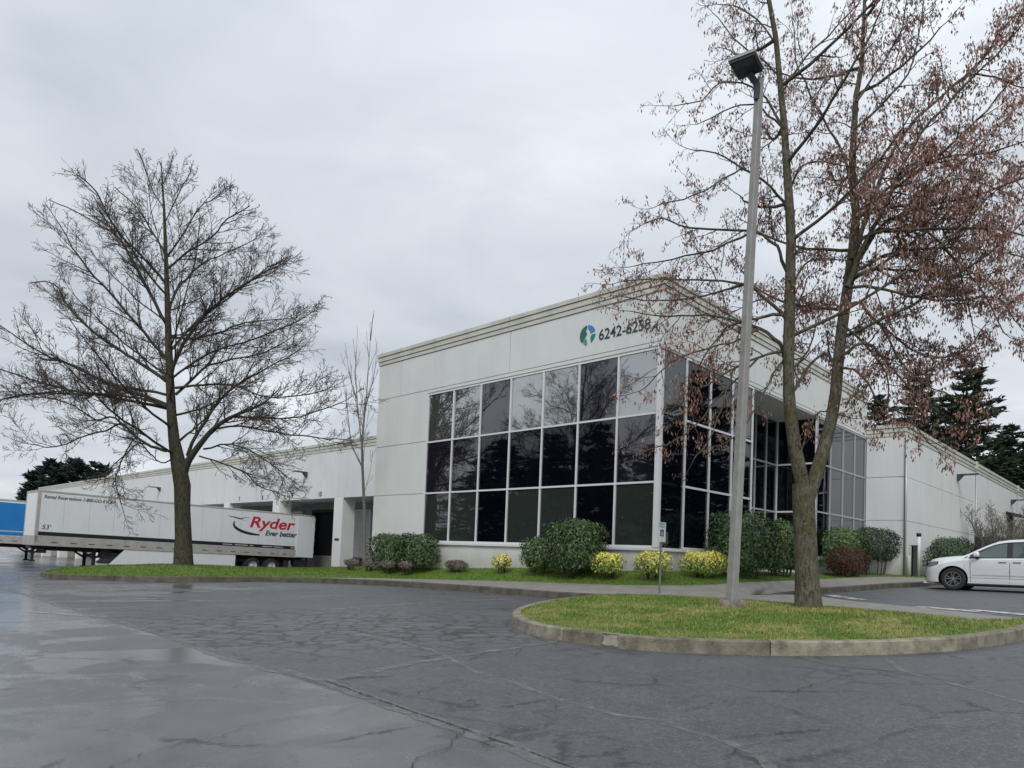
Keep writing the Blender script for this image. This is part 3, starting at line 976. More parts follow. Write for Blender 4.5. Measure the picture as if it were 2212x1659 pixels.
tag(blades(ISL_ROWS, 1500, 'grass', 1, 0.012, 0.05, 0.012), 'short patchy grass with straw-coloured tufts on the kerbed island', 'grass', kind='stuff')
tag(blades(STRIP_ROWS, 420, 'grass', 2, 0.03, 0.06, 0.02, bm_='blade_lush'), 'green mown grass on the mound and along the glazed front', 'grass', kind='stuff')
tag(blades(E_ROWS, 250, 'grass', 3, 0.03, 0.06, 0.02, 12000, 'blade_lush'), 'narrow green grass strip between the entry walk and shrubs', 'grass', kind='stuff')

def litter(name, label, n, box, size, m, seed, lift=0.012):
    rng = np.random.default_rng(seed)
    V = []
    for _ in range(n):
        x, y = rng.uniform(box[0], box[1]), rng.uniform(box[2], box[3])
        z = ground(x, y) + lift
        a = rng.uniform(0, 6.28)
        l, w = size * rng.uniform(0.5, 1.4), size * rng.uniform(0.2, 0.5)
        d, q = np.array([math.cos(a), math.sin(a), rng.uniform(-.1, .1)]), np.array([-math.sin(a), math.cos(a), rng.uniform(-.15, .15)])
        c = np.array([x, y, z])
        V += [c - d * l, c + q * w, c + d * l, c - q * w]
    return tag(tri_obj(name, np.array(V), 4, m), label, 'leaf litter', kind='stuff')


M['leaf_litter'] = mat('fallen_leaf', (0.16, 0.10, 0.06), 0.8, island=0.5)
M['grit'] = mat('pale_grit', (0.30, 0.29, 0.27), 0.9, island=0.4)
litter('fallen_leaves', 'scattered small brown leaves and seeds on the asphalt round the island', 420, (-3, 11, 5.5, 15), 0.022, M['leaf_litter'], 1)
litter('grit', 'pale stone grit scattered over the near asphalt', 900, (-5, 7, 2.8, 9), 0.007, M['grit'], 2)

# ------------------------------------------------------------------ office block
ROT = (0, 0, -YAW)
office = thing('office_building', 'pale grey two-storey office block with dark glass corner and cream cornice', 'building', bw(0, 0, 0), ROT)
BAY = 1.524
ZS, Z1, Z2, ZT = 1.67, 3.552, 5.573, 7.488
ZB = 0.3
LE = 14.05
mb = MB()
g_ = 0.03
# left face (y=0): slabs with recessed joints; the backing lies 3 cm behind
def face_y(x0, x1, z0, z1, th=0.28): mb.box(x0, x1, 0, th, z0, z1)
mb.box(-LE, 0, 0.03, 0.28, ZT, 9.157)                        # backing above the glass
mb.box(-LE, -7 * BAY - 0.03, 0.03, 0.28, ZB, ZT)
for (x0, x1, z0, z1) in [(-LE, -12.5, 7.685, 9.157), (-12.47, -6.2, 7.685, 9.157), (-6.17, 0, 7.685, 9.157),
                         (-LE, -7 * BAY - 0.03, 5.64, 7.655), (-7 * BAY - 0.03, 0, ZT + 0.06, 7.655),
                         (-LE, -7 * BAY - 0.03, 3.56, 5.61), (-LE, -7 * BAY - 0.03, ZB, 3.53)]:
    mb.box(x0, x1, 0, 0.03, z0, z1)
mb.box(-7 * BAY - 0.03, 0, 0.0, 0.28, ZB, ZS - 0.1)
mb.box(-7 * BAY - 0.03, 0.0, 0.0, 0.28, ZS - 0.1, ZS - 0.02)
# left end wall, rear
mb.box(-LE, -LE + 0.25, 0.28, 7.0, ZB - 0.5, 9.157)
# right face (x=0)
L2 = 12 * BAY
mb.box(-0.28, -0.03, 0.28, L2, ZT, 9.157)
for y0, y1 in [(0.28, 4 * BAY), (4 * BAY + 0.02, 8 * BAY), (8 * BAY + 0.02, L2)]:
    mb.box(-0.03, 0.0, y0, y1, 7.685, 9.157)
    mb.box(-0.03, 0.0, y0, y1, ZT + 0.06, 7.655)
for y0, y1 in [(0.28, 4 * BAY), (8 * BAY, L2)]:
    mb.box(-0.28, 0.0, y0, y1, ZB, ZS - 0.02)
# soffit and floor slab of the recessed entry
mb.box(-1.9, -0.28, 4 * BAY, 8 * BAY, ZT, ZT + 0.2)
mb.box(-1.9, 0.3, 4 * BAY, 8 * BAY, 0.6, 1.03)
# dark core behind the glass so nothing shows through
w_ = mb.build('wall', M['wall'], office)
mb = MB()
mb.box(-LE + 0.3, -2.0, 0.3, 18.2, 0.4, 9.15)
mb.box(-1.95, -0.3, 0.3, 4 * BAY - 0.15, 0.4, 9.15)
mb.box(-1.95, -0.3, 8 * BAY + 0.15, 18.2, 0.4, 9.15)
mb.build('roof', M['roof'], office)
# stepped cornice
mb = MB()
def cornice(mb, x0, x1, y0, y1, bands, d0):
    """L-shaped run: along y=y0 from x0 to x1, then along x=x1 to y1"""
    for i, (z0, z1, d) in enumerate(bands):
        mb.box(x0 - d, x1 + d, y0 - d, y0 + d0, z0, z1)
        mb.box(x1 - d0, x1 + d, y0 + d0, y1, z0, z1)
        mb.box(x0 - d, x0 + d0, y0 + d0, y0 + 7.0, z0, z1)
cornice(mb, -LE, 0, 0, L2, [(9.17, 9.31, 0.035), (9.33, 9.495, 0.065), (9.515, 9.65, 0.10)], 0.28)
mb.build('cornice', M['cornice'], office)
mb = MB()
cornice(mb, -LE, 0, 0, L2, [(9.158, 9.169, 0.015), (9.31, 9.33, 0.03), (9.495, 9.515, 0.055)], 0.2)
for xj in (-12.47, -6.18, -3.1):
    mb.box(xj - 0.008, xj + 0.008, -0.103, -0.09, 9.516, 9.651)
mb.build('cornice_shadow_gap', M['joint'], office)
# sill ledge and frames, one mesh per glazed stretch
def frame_y(name, x0, cols, ys, zr, m, mw=0.07):
    mb = MB()
    for i in range(cols + 1):
        x = x0 + i * BAY
        w = mw / 2
        mb.box(x - w, x + w, ys - 0.035, ys + 0.08, zr[0], zr[-1])
    for z in zr:
        mb.box(x0, x0 + cols * BAY, ys - 0.03, ys + 0.075, z - 0.03, z + 0.03)
    return mb.build(name, m, office)
def frame_x(name, yy, xs, zr, m, mw=0.06):
    mb = MB()
    for y in yy:
        mb.box(xs - 0.08, xs + 0.035, y - mw / 2, y + mw / 2, zr[0], zr[-1])
    for z in zr:
        mb.box(xs - 0.075, xs + 0.03, yy[0], yy[-1], z - 0.033, z + 0.033)
    return mb.build(name, m, office)
frame_y('window_frame', -7 * BAY, 7, 0.05, [ZS, Z1, Z2, ZT], M['frame'], 0.058)
frame_x('window_frame', [i * BAY for i in range(1, 5)], -0.05, [ZS, Z1, Z2, ZT], M['frame'])
frame_x('window_frame', [(8 + i) * BAY for i in range(5)], -0.05, [ZS, Z1, Z2, ZT], M['frame_grey'])
RX = -1.75
ry = [4 * BAY + 0.05, 6.9, 7.95, 9.0, 10.05, 11.1, 8 * BAY - 0.05]
frame_x('window_frame', ry, RX, [1.06, Z1, Z2, ZT], M['frame_grey'])
mb = MB()
for x in (RX + 0.02, -0.08):
    mb.box(x - 0.03, x + 0.03, 8 * BAY - 0.06, 8 * BAY + 0.05, 1.06, ZT)
for z in (1.06, Z1, Z2, ZT):
    mb.box(RX, -0.05, 8 * BAY - 0.05, 8 * BAY + 0.04, z - 0.033, z + 0.033)
mb.build('window_frame', M['frame'], office)
mb = MB()
mb.box(-0.10, 0.06, -0.06, 0.10, ZS - 0.02, ZT + 0.05)
mb.build('corner_post', M['frame'], office, bevel=0.01)
mb = MB()
mb.box(-7 * BAY - 0.1, 0.09, -0.09, 0.0, ZS - 0.115, ZS - 0.04)
mb.box(0.0, 0.09, 0.0, 4 * BAY + 0.05, ZS - 0.115, ZS - 0.04)
mb.build('sill', M['frame'], office)
MB().box(0.0, 0.09, 8 * BAY - 0.05, 12 * BAY - 0.02, ZS - 0.115, ZS - 0.04).build('sill', M['frame'], office)
# panes
rows_z = [(ZS, Z1), (Z1, Z2), (Z2, ZT)]
tint = {0: ['g_green', 'g_green', 'g_navy', 'g_green', 'g_green', 'g_navy', 'g_green'],
        1: ['g_purple', 'g_purple', 'g_navy', 'g_navy', 'g_navy', 'g_navy', 'g_purple'],
        2: ['g_light', 'g_light', 'g_purple', 'g_light', 'g_light', 'g_purple', 'g_light']}
for r_, (z0, z1) in enumerate(rows_z):
    for i in range(7):
        x = -7 * BAY + i * BAY
        a = random.Random(r_ * 7 + i).uniform(-0.003, 0.003)
        MB().add([(x + 0.03, 0.062 + a, z0 + .03), (x + BAY - 0.03, 0.062 - a, z0 + .03), (x + BAY - 0.03, 0.062 - a, z1 - .03), (x + 0.03, 0.062 + a, z1 - .03)],
                 [(0, 1, 2, 3)]).build('window_pane', M[tint[r_][i]], office)
    for i in range(12):
        if 4 <= i < 8: continue
        y = i * BAY
        k = ['g_black', 'g_navy', 'g_navy'][r_] if i < 4 else 'g_slate'
        if r_ == 2 and i in (0, 3): k = 'g_green' if i == 0 else 'g_purple'
        if i == 8: k = 'g_navy'
        y0 = y + (0.06 if i == 0 else 0.03)
        MB().add([(-0.062, y0, z0 + .03), (-0.062, y + BAY - 0.03, z0 + .03), (-0.062, y + BAY - 0.03, z1 - .03), (-0.062, y0, z1 - .03)],
                 [(0, 1, 2, 3)]).build('window_pane', M[k], office)
    for a, b in zip(ry[:-1], ry[1:]):
        zz0 = 1.06 if r_ == 0 else z0
        MB().add([(RX - .012, a + .03, zz0), (RX - .012, b - .03, zz0), (RX - .012, b - .03, z1), (RX - .012, a + .03, z1)],
                 [(0, 1, 2, 3)]).build('window_pane', M['g_black'], office)
    zz0 = 1.06 if r_ == 0 else z0
    MB().add([(RX + .05, 8 * BAY, zz0), (-.1, 8 * BAY, zz0), (-.1, 8 * BAY, z1), (RX + .05, 8 * BAY, z1)],
             [(0, 1, 2, 3)]).build('window_pane', M['g_black'], office)
# return of the recess nearest the corner
MB().box(RX, -0.1, 4 * BAY - 0.04, 4 * BAY, 1.03, ZT).build('recess_side', M['frame_grey'], office)
# paper notice inside the corner pane and address + emblem
MB().box(0.004 - 0.064, 0.006 - 0.064, 0.42, 0.75, 1.76, 2.12).build('notice', M['g_slate'], office)
PL = Matrix.Rotation(R(90), 4, 'X')
text('address_number', '6242-6258', 0.475, M['ink_green'], office, Matrix.Translation((-2.30, -0.012, 8.10)) @ PL, bold=0.004, sx=0.93)


def shape(name, pts, m, y=-0.02, th=0.02):
    return MB().prism(pts, 'y', y, y + th).build(name, m, office)


# emblem: round swirl of four leaves round a pale figure
def arc(cx, cz, r, a0, a1, n=10, sx=1.0):
    return [(cx + sx * r * math.cos(R(a0 + (a1 - a0) * i / n)), cz + r * math.sin(R(a0 + (a1 - a0) * i / n))) for i in range(n + 1)]
ex_, ez_ = -2.74, 8.36
rr_ = 0.31
shape('emblem', arc(ex_, ez_, rr_, 95, 222, 12) + [(ex_ - 0.13, ez_ - 0.13), (ex_ - 0.02, ez_ + 0.04), (ex_ - 0.08, ez_ + 0.13), (ex_ - 0.03, ez_ + 0.22)], M['logo_green'])
shape('emblem', arc(ex_, ez_, rr_, 88, 15, 8) + [(ex_ + 0.12, ez_ + 0.03), (ex_ + 0.10, ez_ + 0.10), (ex_ + 0.02, ez_ + 0.20)], M['logo_blue'])
shape('emblem', arc(ex_, ez_, rr_, -2, -62, 8) + [(ex_ + 0.12, ez_ - 0.12), (ex_ + 0.16, ez_ - 0.02)], M['logo_teal'])
shape('emblem', [(ex_ - 0.19, ez_ - 0.20), (ex_ - 0.10, ez_ - 0.11), (ex_ - 0.03, ez_ - 0.14), (ex_ - 0.01, ez_ - 0.24), (ex_ - 0.04, ez_ - 0.34), (ex_ - 0.13, ez_ - 0.27)], M['logo_mid'])

# ------------------------------------------------------------------ warehouse
wh = thing('warehouse_building', 'long low white warehouse with recessed truck docks and cream coping', 'building', bw(0, 0, 0), ROT)
WX, WY = 1.68, 6.75
XE = -105.0
SO = 4.44
TOPW = 7.49
mb = MB()
# dock front above the openings
cols = [-27.6 - 8.15 * k for k in range(10)]
mb.box(XE, -LE, WY + 0.03, WY + 0.35, SO, TOPW)
edges = [XE] + [c for c in cols[::-1]] + [-LE]
for a, b in zip(edges[:-1], edges[1:]):
    mb.box(a + 0.012, b - 0.012, WY, WY + 0.03, SO, TOPW)
mb.box(XE, -LE, WY + 0.35, 10.0, SO, SO + 0.25)                # soffit
mb.box(XE, XE + 0.4, WY, 60, -2.0, TOPW)
mb.box(-20.5, -LE - 0.0, WY, WY + 0.35, -1.0, SO)              # solid end bay beside the office
# side wing
yw = [18.29 + 15.16 * k for k in range(8)]
mb.box(WX - 0.3, WX - 0.03, 18.325, yw[-1], 0.0, TOPW)
for k in range(7):
    a, b = yw[k], yw[k + 1]
    for z0, z1 in [(0.0, 3.535), (3.565, 5.52), (5.60, TOPW)]:
        mb.box(WX - 0.03, WX, a + 0.035, b - 0.0, z0, z1)
    mb.box(WX - 0.03, WX - 0.012, a + 0.035, b, 5.52, 5.60)
    mb.box(WX - 0.03, WX + 0.012, b - 0.32, b - 0.03, 0, TOPW)   # pilaster strip
# front return of the wing, facing the lot
mb.box(0.0, WX - 0.3, 18.32, 18.6, 0.0, TOPW)
for z0, z1 in [(0.0, 3.535), (3.565, 5.52), (5.60, TOPW)]:
    mb.box(0.012, WX - 0.031, 18.29, 18.32, z0, z1)
wall_o = mb.build('wall', M['wall_white'], wh)
mb = MB()
mb.box(XE + 0.4, -0.2, 18.6, yw[-1], 0.0, 7.3)
mb.box(XE + 0.4, -LE + 0.3, 10.3, 18.6, 4.7, 7.3)
mb.box(-0.2, WX - 0.3, 18.65, yw[-1], 7.0, 7.3)
mb.build('roof', M['roof'], wh)
mb = MB()
for (z0, z1, d) in [(TOPW, 7.66, 0.03), (7.68, 7.86, 0.06), (7.88, 8.05, 0.10)]:
    mb.box(XE - d, -LE - 0.02, WY - d, WY + 0.35, z0, z1)
    mb.box(WX - 0.3, WX + d, 18.29 - d, yw[-1], z0, z1)
    mb.box(0.01, WX - 0.3, 18.29 - d, 18.6, z0, z1)
for y in yw[1:-1]:
    mb.box(WX + 0.0, WX + 0.16, y - 0.3, y - 0.02, 7.62, 8.10)
mb.build('cornice', M['cornice'], wh)
mb = MB()
for (z0, z1, d) in [(TOPW - 0.012, TOPW, 0.012), (7.66, 7.68, 0.025), (7.86, 7.88, 0.05)]:
    mb.box(WX - 0.2, WX + d, 18.29 - d, yw[-1], z0, z1)
    mb.box(XE, -LE - 0.03, WY - d, WY + 0.2, z0, z1)
for y in yw[:-1]:
    mb.box(WX - 0.031, WX + 0.004, y + 0.001, y + 0.034, 0.2, TOPW)
mb.build('joint_line', M['joint'], wh)
# columns
for c in cols:
    mb = MB().box(c - 0.5, c + 0.5, WY - 0.012, WY + 0.9, -1.6, SO - 0.0)
    mb.build('dock_column', M['wall_warm'], wh)
# back wall of the docks and the doors
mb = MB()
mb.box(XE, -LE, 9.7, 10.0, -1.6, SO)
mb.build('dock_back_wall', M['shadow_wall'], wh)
mb = MB()
mb.box(XE, -20.0, 9.3, 9.7, -1.6, 0.66)
mb.build('dock_platform', M['concrete'], wh)
FL = 0.66
for k in range(9):
    xr = -20.5 if k == 0 else cols[k - 1] - 0.6
    xl = cols[k] + 0.6
    centers = [xr - 2.2, xl + 1.9] if k else [xr - 1.9, xr - 5.2]
    for j, xc in enumerate(centers):
        if k == 1:
            xc = [-29.6, -33.6][j]
        if k == 1 and j == 1:
            MB().box(xc - 1.35, xc + 1.35, 9.62, 9.698, FL, FL + 3.1).build('dock_opening', M['dark'], wh)
            mb = MB()
            mb.box(xc - 1.65, xc - 1.35, 9.3, 9.7, FL, FL + 3.3)
            mb.box(xc + 1.35, xc + 1.65, 9.3, 9.7, FL, FL + 3.3)
            mb.box(xc - 1.65, xc + 1.65, 9.3, 9.7, FL + 3.1, FL + 3.3)
            mb.build('dock_seal', M['chassis'], wh)
        else:
            mb = MB()
            for q in range(6):
                mb.box(xc - 1.35, xc + 1.35, 9.6, 9.68, FL + q * 0.52 + 0.012, FL + (q + 1) * 0.52)
            mb.build('dock_door', M['dock_door'], wh)
            mb = MB()
            mb.box(xc - 1.47, xc - 1.36, 9.55, 9.7, FL, FL + 3.25)
            mb.box(xc + 1.36, xc + 1.47, 9.55, 9.7, FL, FL + 3.25)
            mb.box(xc - 1.47, xc + 1.47, 9.55, 9.7, FL + 3.14, FL + 3.25)
            mb.build('door_frame', M['frame'], wh)
            if k < 3:
                for s in (-1, 1): MB().box(xc + s * 1.2 - 0.14, xc + s * 1.2 + 0.14, 9.12, 9.29, FL - 0.55, FL - 0.05).build('dock_bumper', M['rubber'], wh)
for body, x in [('10', -29.9), ('9', -33.5), ('8', -37.9), ('7', -41.7)]:
    text('dock_number', body, 0.46, M['lamp_dark'], wh, Matrix.Translation((x, WY - 0.012, 4.58)) @ PL, align='CENTER', bold=0.01)
MB().box(-27.85, -27.35, WY - 0.03, WY - 0.013, 1.72, 1.86).build('notice', M['ink'], wh)


def wall_lamp(x, y, z, d):
    """arm with a small head, reaching out from the wall along d (building frame)"""
    mb = MB()
    if d == 'y':
        mb.box(x - 0.17, x + 0.17, y - 1.0, y - 0.25, z + 0.02, z + 0.09)
        mb.prism([(y, z - 0.30), (y - 0.10, z - 0.28), (y - 0.34, z + 0.03), (y - 0.30, z + 0.10), (y, z + 0.10)], 'x', x - 0.09, x + 0.09)
    else:
        mb.box(x + 0.25, x + 1.0, y - 0.17, y + 0.17, z + 0.02, z + 0.09)
        mb.prism([(x, z - 0.30), (x + 0.10, z - 0.28), (x + 0.34, z + 0.03), (x + 0.30, z + 0.10), (x, z + 0.10)], 'y', y - 0.09, y + 0.09)
    return mb.build('wall_lamp', M['lamp_dark'], wh)


for x in (-31.7, -58.5, -84):
    wall_lamp(x, WY, 6.2, 'y')
for y in (28.6, 46.0):
    wall_lamp(WX, y, 6.72, 'x')
# downpipes / conduit on the wing and the side door with its little canopy
for y in yw[:3]:
    MB().tube([bw(0, 0, 0) * 0 + Vector((WX + 0.07, y - 0.1, 1.0)), Vector((WX + 0.07, y - 0.1, 7.45))], 0.045, 8).build('downpipe', M['frame_grey'], wh, smooth=True)
mb = MB()
mb.box(WX + 0.0, WX + 0.06, 44.2, 46.7, 1.1, 5.5)
mb.build('side_door', M['rust_post'], wh)
mb = MB()
mb.prism([(WX, 5.62), (WX + 0.9, 5.42), (WX + 0.9, 5.55), (WX, 5.80)], 'y', 43.9, 47.2)
mb.build('door_canopy', M['chassis'], wh)

# far warehouse beyond the left end
fw = thing('far_warehouse', 'low cream warehouse far off at the left edge, beyond the dock building', 'building', bw(-112, 40, 0), ROT)
MB().box(-70, 0, 0, 40, -2, 7.6).build('wall', M['wall_warm'], fw)
MB().box(-70.1, 0.1, -0.1, 40.1, 7.6, 8.4).build('cornice', M['cornice'], fw)


# ------------------------------------------------------------------ semi-trailers
def wheel(mb_t, mb_r, x, y, z, r, w, side=1):
    """tyre and dished rim on the x axis, outer face towards +x*side"""
    n = 28
    prof = [(0.0, r * 0.58), (0.0, r * 0.93), (-0.03, r), (-w + 0.03, r), (-w, r * 0.93), (-w, r * 0.58)]
    vs, fs = [], []
    for i in range(n):
        a = 2 * math.pi * i / n
        for px, pr in prof: vs.append((x + side * px, y + pr * math.cos(a), z + pr * math.sin(a)))
    k = len(prof)
    for i in range(n):
        j = (i + 1) % n
        for q in range(k): fs.append((i * k + q, i * k + (q + 1) % k, j * k + (q + 1) % k, j * k + q))
    mb_t.add(vs, fs)
    prof = [(-0.01, r * 0.60), (-0.01, r * 0.54), (-0.10, r * 0.46), (-0.12, r * 0.26), (-0.05, r * 0.20), (-0.04, 0.001)]
    vs, fs = [], []
    for i in range(n):
        a = 2 * math.pi * i / n
        for px, pr in prof: vs.append((x + side * px, y + pr * math.cos(a), z + pr * math.sin(a)))
    k = len(prof)
    for i in range(n):
        j = (i + 1) % n
        for q in range(k - 1): fs.append((i * k + q, i * k + q + 1, j * k + q + 1, j * k + q))
    mb_r.add(vs, fs)


def trailer_base(root, skirt=True, body_mat='trailer_white'):
    WD, LN, ZF, ZTOP = 2.59, 16.15, 1.15, 4.06
    mb = MB()
    mb.box(-WD, 0, 0.06, LN, 1.9, ZTOP)
    mb.box(-WD, 0, 0.06, LN, 1.66, 1.9)
    for k in range(12): mb.box(0.0, 0.0035, 1.22 * (k + 1) - 0.005, 1.22 * (k + 1) + 0.005, 1.90, ZTOP - 0.11, 1)
    mb.build('body', [M[body_mat], M['trailer_rail']], root)
    mb = MB()
    mb.box(-WD + 0.08, -0.08, 0.0, 0.06, 1.66, ZTOP - 0.05)
    mb.build('front_panel', M['trailer_white'], root)
    mb = MB()                                                   # aluminium edge posts and top rail
    mb.box(-0.16, 0.012, -0.01, 0.14, 1.3, ZTOP + 0.01)
    mb.box(-WD - 0.012, -WD + 0.14, -0.01, 0.14, 1.3, ZTOP + 0.01)
    mb.box(-WD - 0.012, 0.014, 0.14, LN, ZTOP - 0.1, ZTOP + 0.012)
    mb.box(-WD, 0, -0.012, 0.1, ZTOP - 0.12, ZTOP + 0.012)
    mb.build('corner_post', M['trailer_rail'], root, bevel=0.02)
    mb = MB()
    mb.box(-WD - 0.01, 0.012, -0.02, LN, ZF, 1.655)
    for k in range(17):
        y = 0.75 + k * 0.88
        mb.box(0.012, 0.018, y, y + 0.3, 1.31, 1.36, 1)
    mb.build('side_rail', [M['trailer_rail'], M['lamp_dark']], root)
    mb = MB()                                                   # underframe
    mb.box(-WD + 0.7, -WD + 0.85, 0.8, LN - 0.4, 0.9, ZF)
    mb.box(-0.85, -0.7, 0.8, LN - 0.4, 0.9, ZF)
    for k in range(26): mb.box(-WD + 0.1, -0.1, 0.5 + k * 0.6, 0.58 + k * 0.6, ZF - 0.1, ZF)
    mb.box(-WD + 0.4, -0.4, 10.9, 14.3, 0.72, 0.9)
    mb.box(-WD + 0.25, -0.25, 10.7, 11.0, 0.55, 1.0)
    mb.box(-1.8, -0.8, 0.0, 1.6, 1.0, ZF)
    mb.build('underframe', M['chassis'], root)
    for x in (-0.42, -WD + 0.42):
        mb = MB()
        mb.box(x - 0.07, x + 0.07, 2.85, 3.0, 0.12, 1.1)
        mb.box(x - 0.15, x + 0.15, 2.78, 3.08, 0.0, 0.12)
        mb.prism([(3.0, 0.55), (3.9, 1.1), (3.75, 1.1), (2.98, 0.68)], 'x', x - 0.03, x + 0.03)
        mb.prism([(2.85, 0.55), (2.0, 1.1), (2.15, 1.1), (2.87, 0.68)], 'x', x - 0.03, x + 0.03)
        mb.build('landing_leg', M['chassis'], root)
    mb = MB()
    mb.box(-WD + 0.42, -0.42, 2.9, 2.96, 0.6, 0.68)
    mb.box(-0.7, -0.3, 3.2, 3.7, 0.6, 1.1)
    mb.build('landing_brace', M['chassis'], root)
    for y in (11.95, 13.22):
        tb, rb = MB(), MB()
        wheel(tb, rb, -0.02, y, 0.5, 0.5, 0.28, 1)
        wheel(tb, rb, -0.34, y, 0.5, 0.5, 0.28, 1)
        o = tb.build('wheel', M['rubber'], root, smooth=False)
        rb.build('rim', M['rim_white'], o, smooth=True)
        tb, rb = MB(), MB()
        wheel(tb, rb, -WD + 0.02, y, 0.5, 0.5, 0.28, -1)
        o = tb.build('wheel', M['rubber'], root)
        rb.build('rim', M['rim_white'], o, smooth=True)
        MB().tube([(-WD + 0.3, y, 0.5), (-0.3, y, 0.5)], 0.07, 8).build('axle', M['chassis'], root)
    MB().box(-0.62, -0.05, 14.1, 14.12, 0.2, 0.95).build('mud_flap', M['black'], root)
    MB().box(-WD + 0.05, -WD + 0.62, 14.1, 14.12, 0.2, 0.95).build('mud_flap', M['black'], root)
    mb = MB()
    mb.box(-WD + 0.1, -0.1, LN - 0.12, LN, 0.45, 0.57)
    mb.box(-WD + 0.6, -WD + 0.7, LN - 0.12, LN - 0.02, 0.57, ZF)
    mb.box(-0.7, -0.6, LN - 0.12, LN - 0.02, 0.57, ZF)
    mb.box(-0.6, -0.1, 14.9, 15.9, 0.62, 1.0)
    mb.build('underride_guard', M['chassis'], root)
    if skirt:
        for x in (-0.05, -WD + 0.02):
            MB().prism([(4.35, 1.14), (3.62, 0.30), (3.75, 0.24), (10.55, 0.26), (10.78, 0.42), (10.78, 1.14)], 'x', x, x + 0.03).build('side_skirt', M['trailer_white'], root)
    return WD, LN, ZTOP


TX = -32.25
tr = thing('semi_trailer', 'white box semi-trailer with red lettering, backed into the dock behind the bare tree', 'trailer',
           bw(TX, -8.4, -0.36), (-0.0195, 0, -YAW))
WD, LN, ZTOP = trailer_base(tr)
PS = Matrix.Rotation(R(90), 4, 'Z') @ Matrix.Rotation(R(90), 4, 'X')
MB().box(0.0, 0.006, 0.1, LN - 1.35, 1.68, 1.89).build('stripe', M['black'], tr)
for a, b in [(9.9, 10.5), (10.65, 11.5), (11.65, 11.9), (12.5, 13.2), (13.3, 13.95), (14.5, 14.78)]:
    MB().box(0.006, 0.009, a, b, 1.755, 1.805).build('reflector_strip', M['rim_white'], tr)
text('lettering', 'Ryder', 0.97, M['red'], tr, Matrix.Translation((0.004, 11.5, 2.98)) @ PS, shear=0.22, bold=0.022, sx=1.30)
text('lettering', 'Ever better', 0.47, M['ink_green'], tr, Matrix.Translation((0.004, 12.62, 2.50)) @ PS, shear=0.25, bold=0.013, sx=1.02)
text('lettering', 'Rental Reservations 1-800-GO-RYDER', 0.25, M['ink'], tr, Matrix.Translation((0.004, 0.25, 3.66)) @ PS, shear=0.25, bold=0.003, sx=0.86)
text('lettering', "53'", 0.34, M['ink'], tr, Matrix.Translation((0.004, 0.26, 2.02)) @ PS, shear=0.2, bold=0.002)
# swoosh: tapering arc and two fine strokes
def band(pts, ws, x0, x1):
    n = len(pts)
    up, dn = [], []
    for i in range(n):
        a, b = Vector(pts[max(i - 1, 0)]), Vector(pts[min(i + 1, n - 1)])
        d = (b - a).normalized()
        nn_ = Vector((-d.y, d.x))
        up.append(Vector(pts[i]) + nn_ * ws[i] / 2)
        dn.append(Vector(pts[i]) - nn_ * ws[i] / 2)
    mb = MB()
    for i in range(n - 1):
        q = [up[i], up[i + 1], dn[i + 1], dn[i]]
        mb.prism([(p.x, p.y) for p in q], 'x', x0, x1)
    return mb
ap = [(12.25 + 1.75 * math.cos(R(a)), 3.10 + 0.60 * math.sin(R(a))) for a in range(165, 271, 7)]
band(ap, [0.03 + 0.14 * math.sin(math.pi * min(1, (i + 1.2) / 9.0) / 2) * (1 if i < 12 else (17 - i) / 5) for i in range(len(ap))], 0.001, 0.006).build('swoosh', M['ink'], tr)
band([(10.1, 3.58), (10.6, 3.50), (10.9, 3.44)], [0.02, 0.07, 0.08], 0.001, 0.006).build('swoosh', M['ink'], tr)
band([(10.9, 3.44), (11.2, 3.54), (11.5, 3.56)], [0.07, 0.03, 0.015], 0.0065, 0.0085).build('swoosh', M['ink_green'], tr)
band([(10.9, 3.43), (11.2, 3.36), (11.45, 3.33)], [0.05, 0.025, 0.015], 0.0065, 0.0085).build('swoosh', M['rim_white'], tr)
# rear door swung right round against the side
mb = MB()
mb.box(0.03, 0.075, LN - 1.27, LN + 0.02, 1.18, ZTOP - 0.1)
d_ = mb.build('rear_door', M['trailer_white'], tr, bevel=0.012)
for z in (1.5, 2.3, 3.1, 3.75): MB().box(0.0, 0.09, LN - 0.02, LN + 0.05, z, z + 0.12).build('hinge', M['trailer_rail'], d_)
MB().box(-WD + 0.02, -0.02, LN, LN + 0.015, 1.2, ZTOP - 0.1).build('rear_opening', M['dark'], tr)

bt = thing('semi_trailer', 'blue-sided semi-trailer cut off by the left edge of the photo', 'trailer', bw(-45.3, -8.6, -0.42), (-0.0195, 0, -YAW))
trailer_base(bt, skirt=False)
mb = MB()
mb.box(0.0, 0.02, 0.3, LN - 0.3, 1.70, 3.86)
mb.build('curtain', M['blue'], bt)
MB().box(0.02, 0.024, 0.35, LN - 0.35, 1.93, 2.0).build('stripe', M['rim_white'], bt)
mb = MB()
for k in range(40): mb.box(0.018, 0.03, 0.3 + k * 0.4, 0.45 + k * 0.4, 1.56, 1.66)
mb.build('strap_buckle', M['rim_white'], bt)

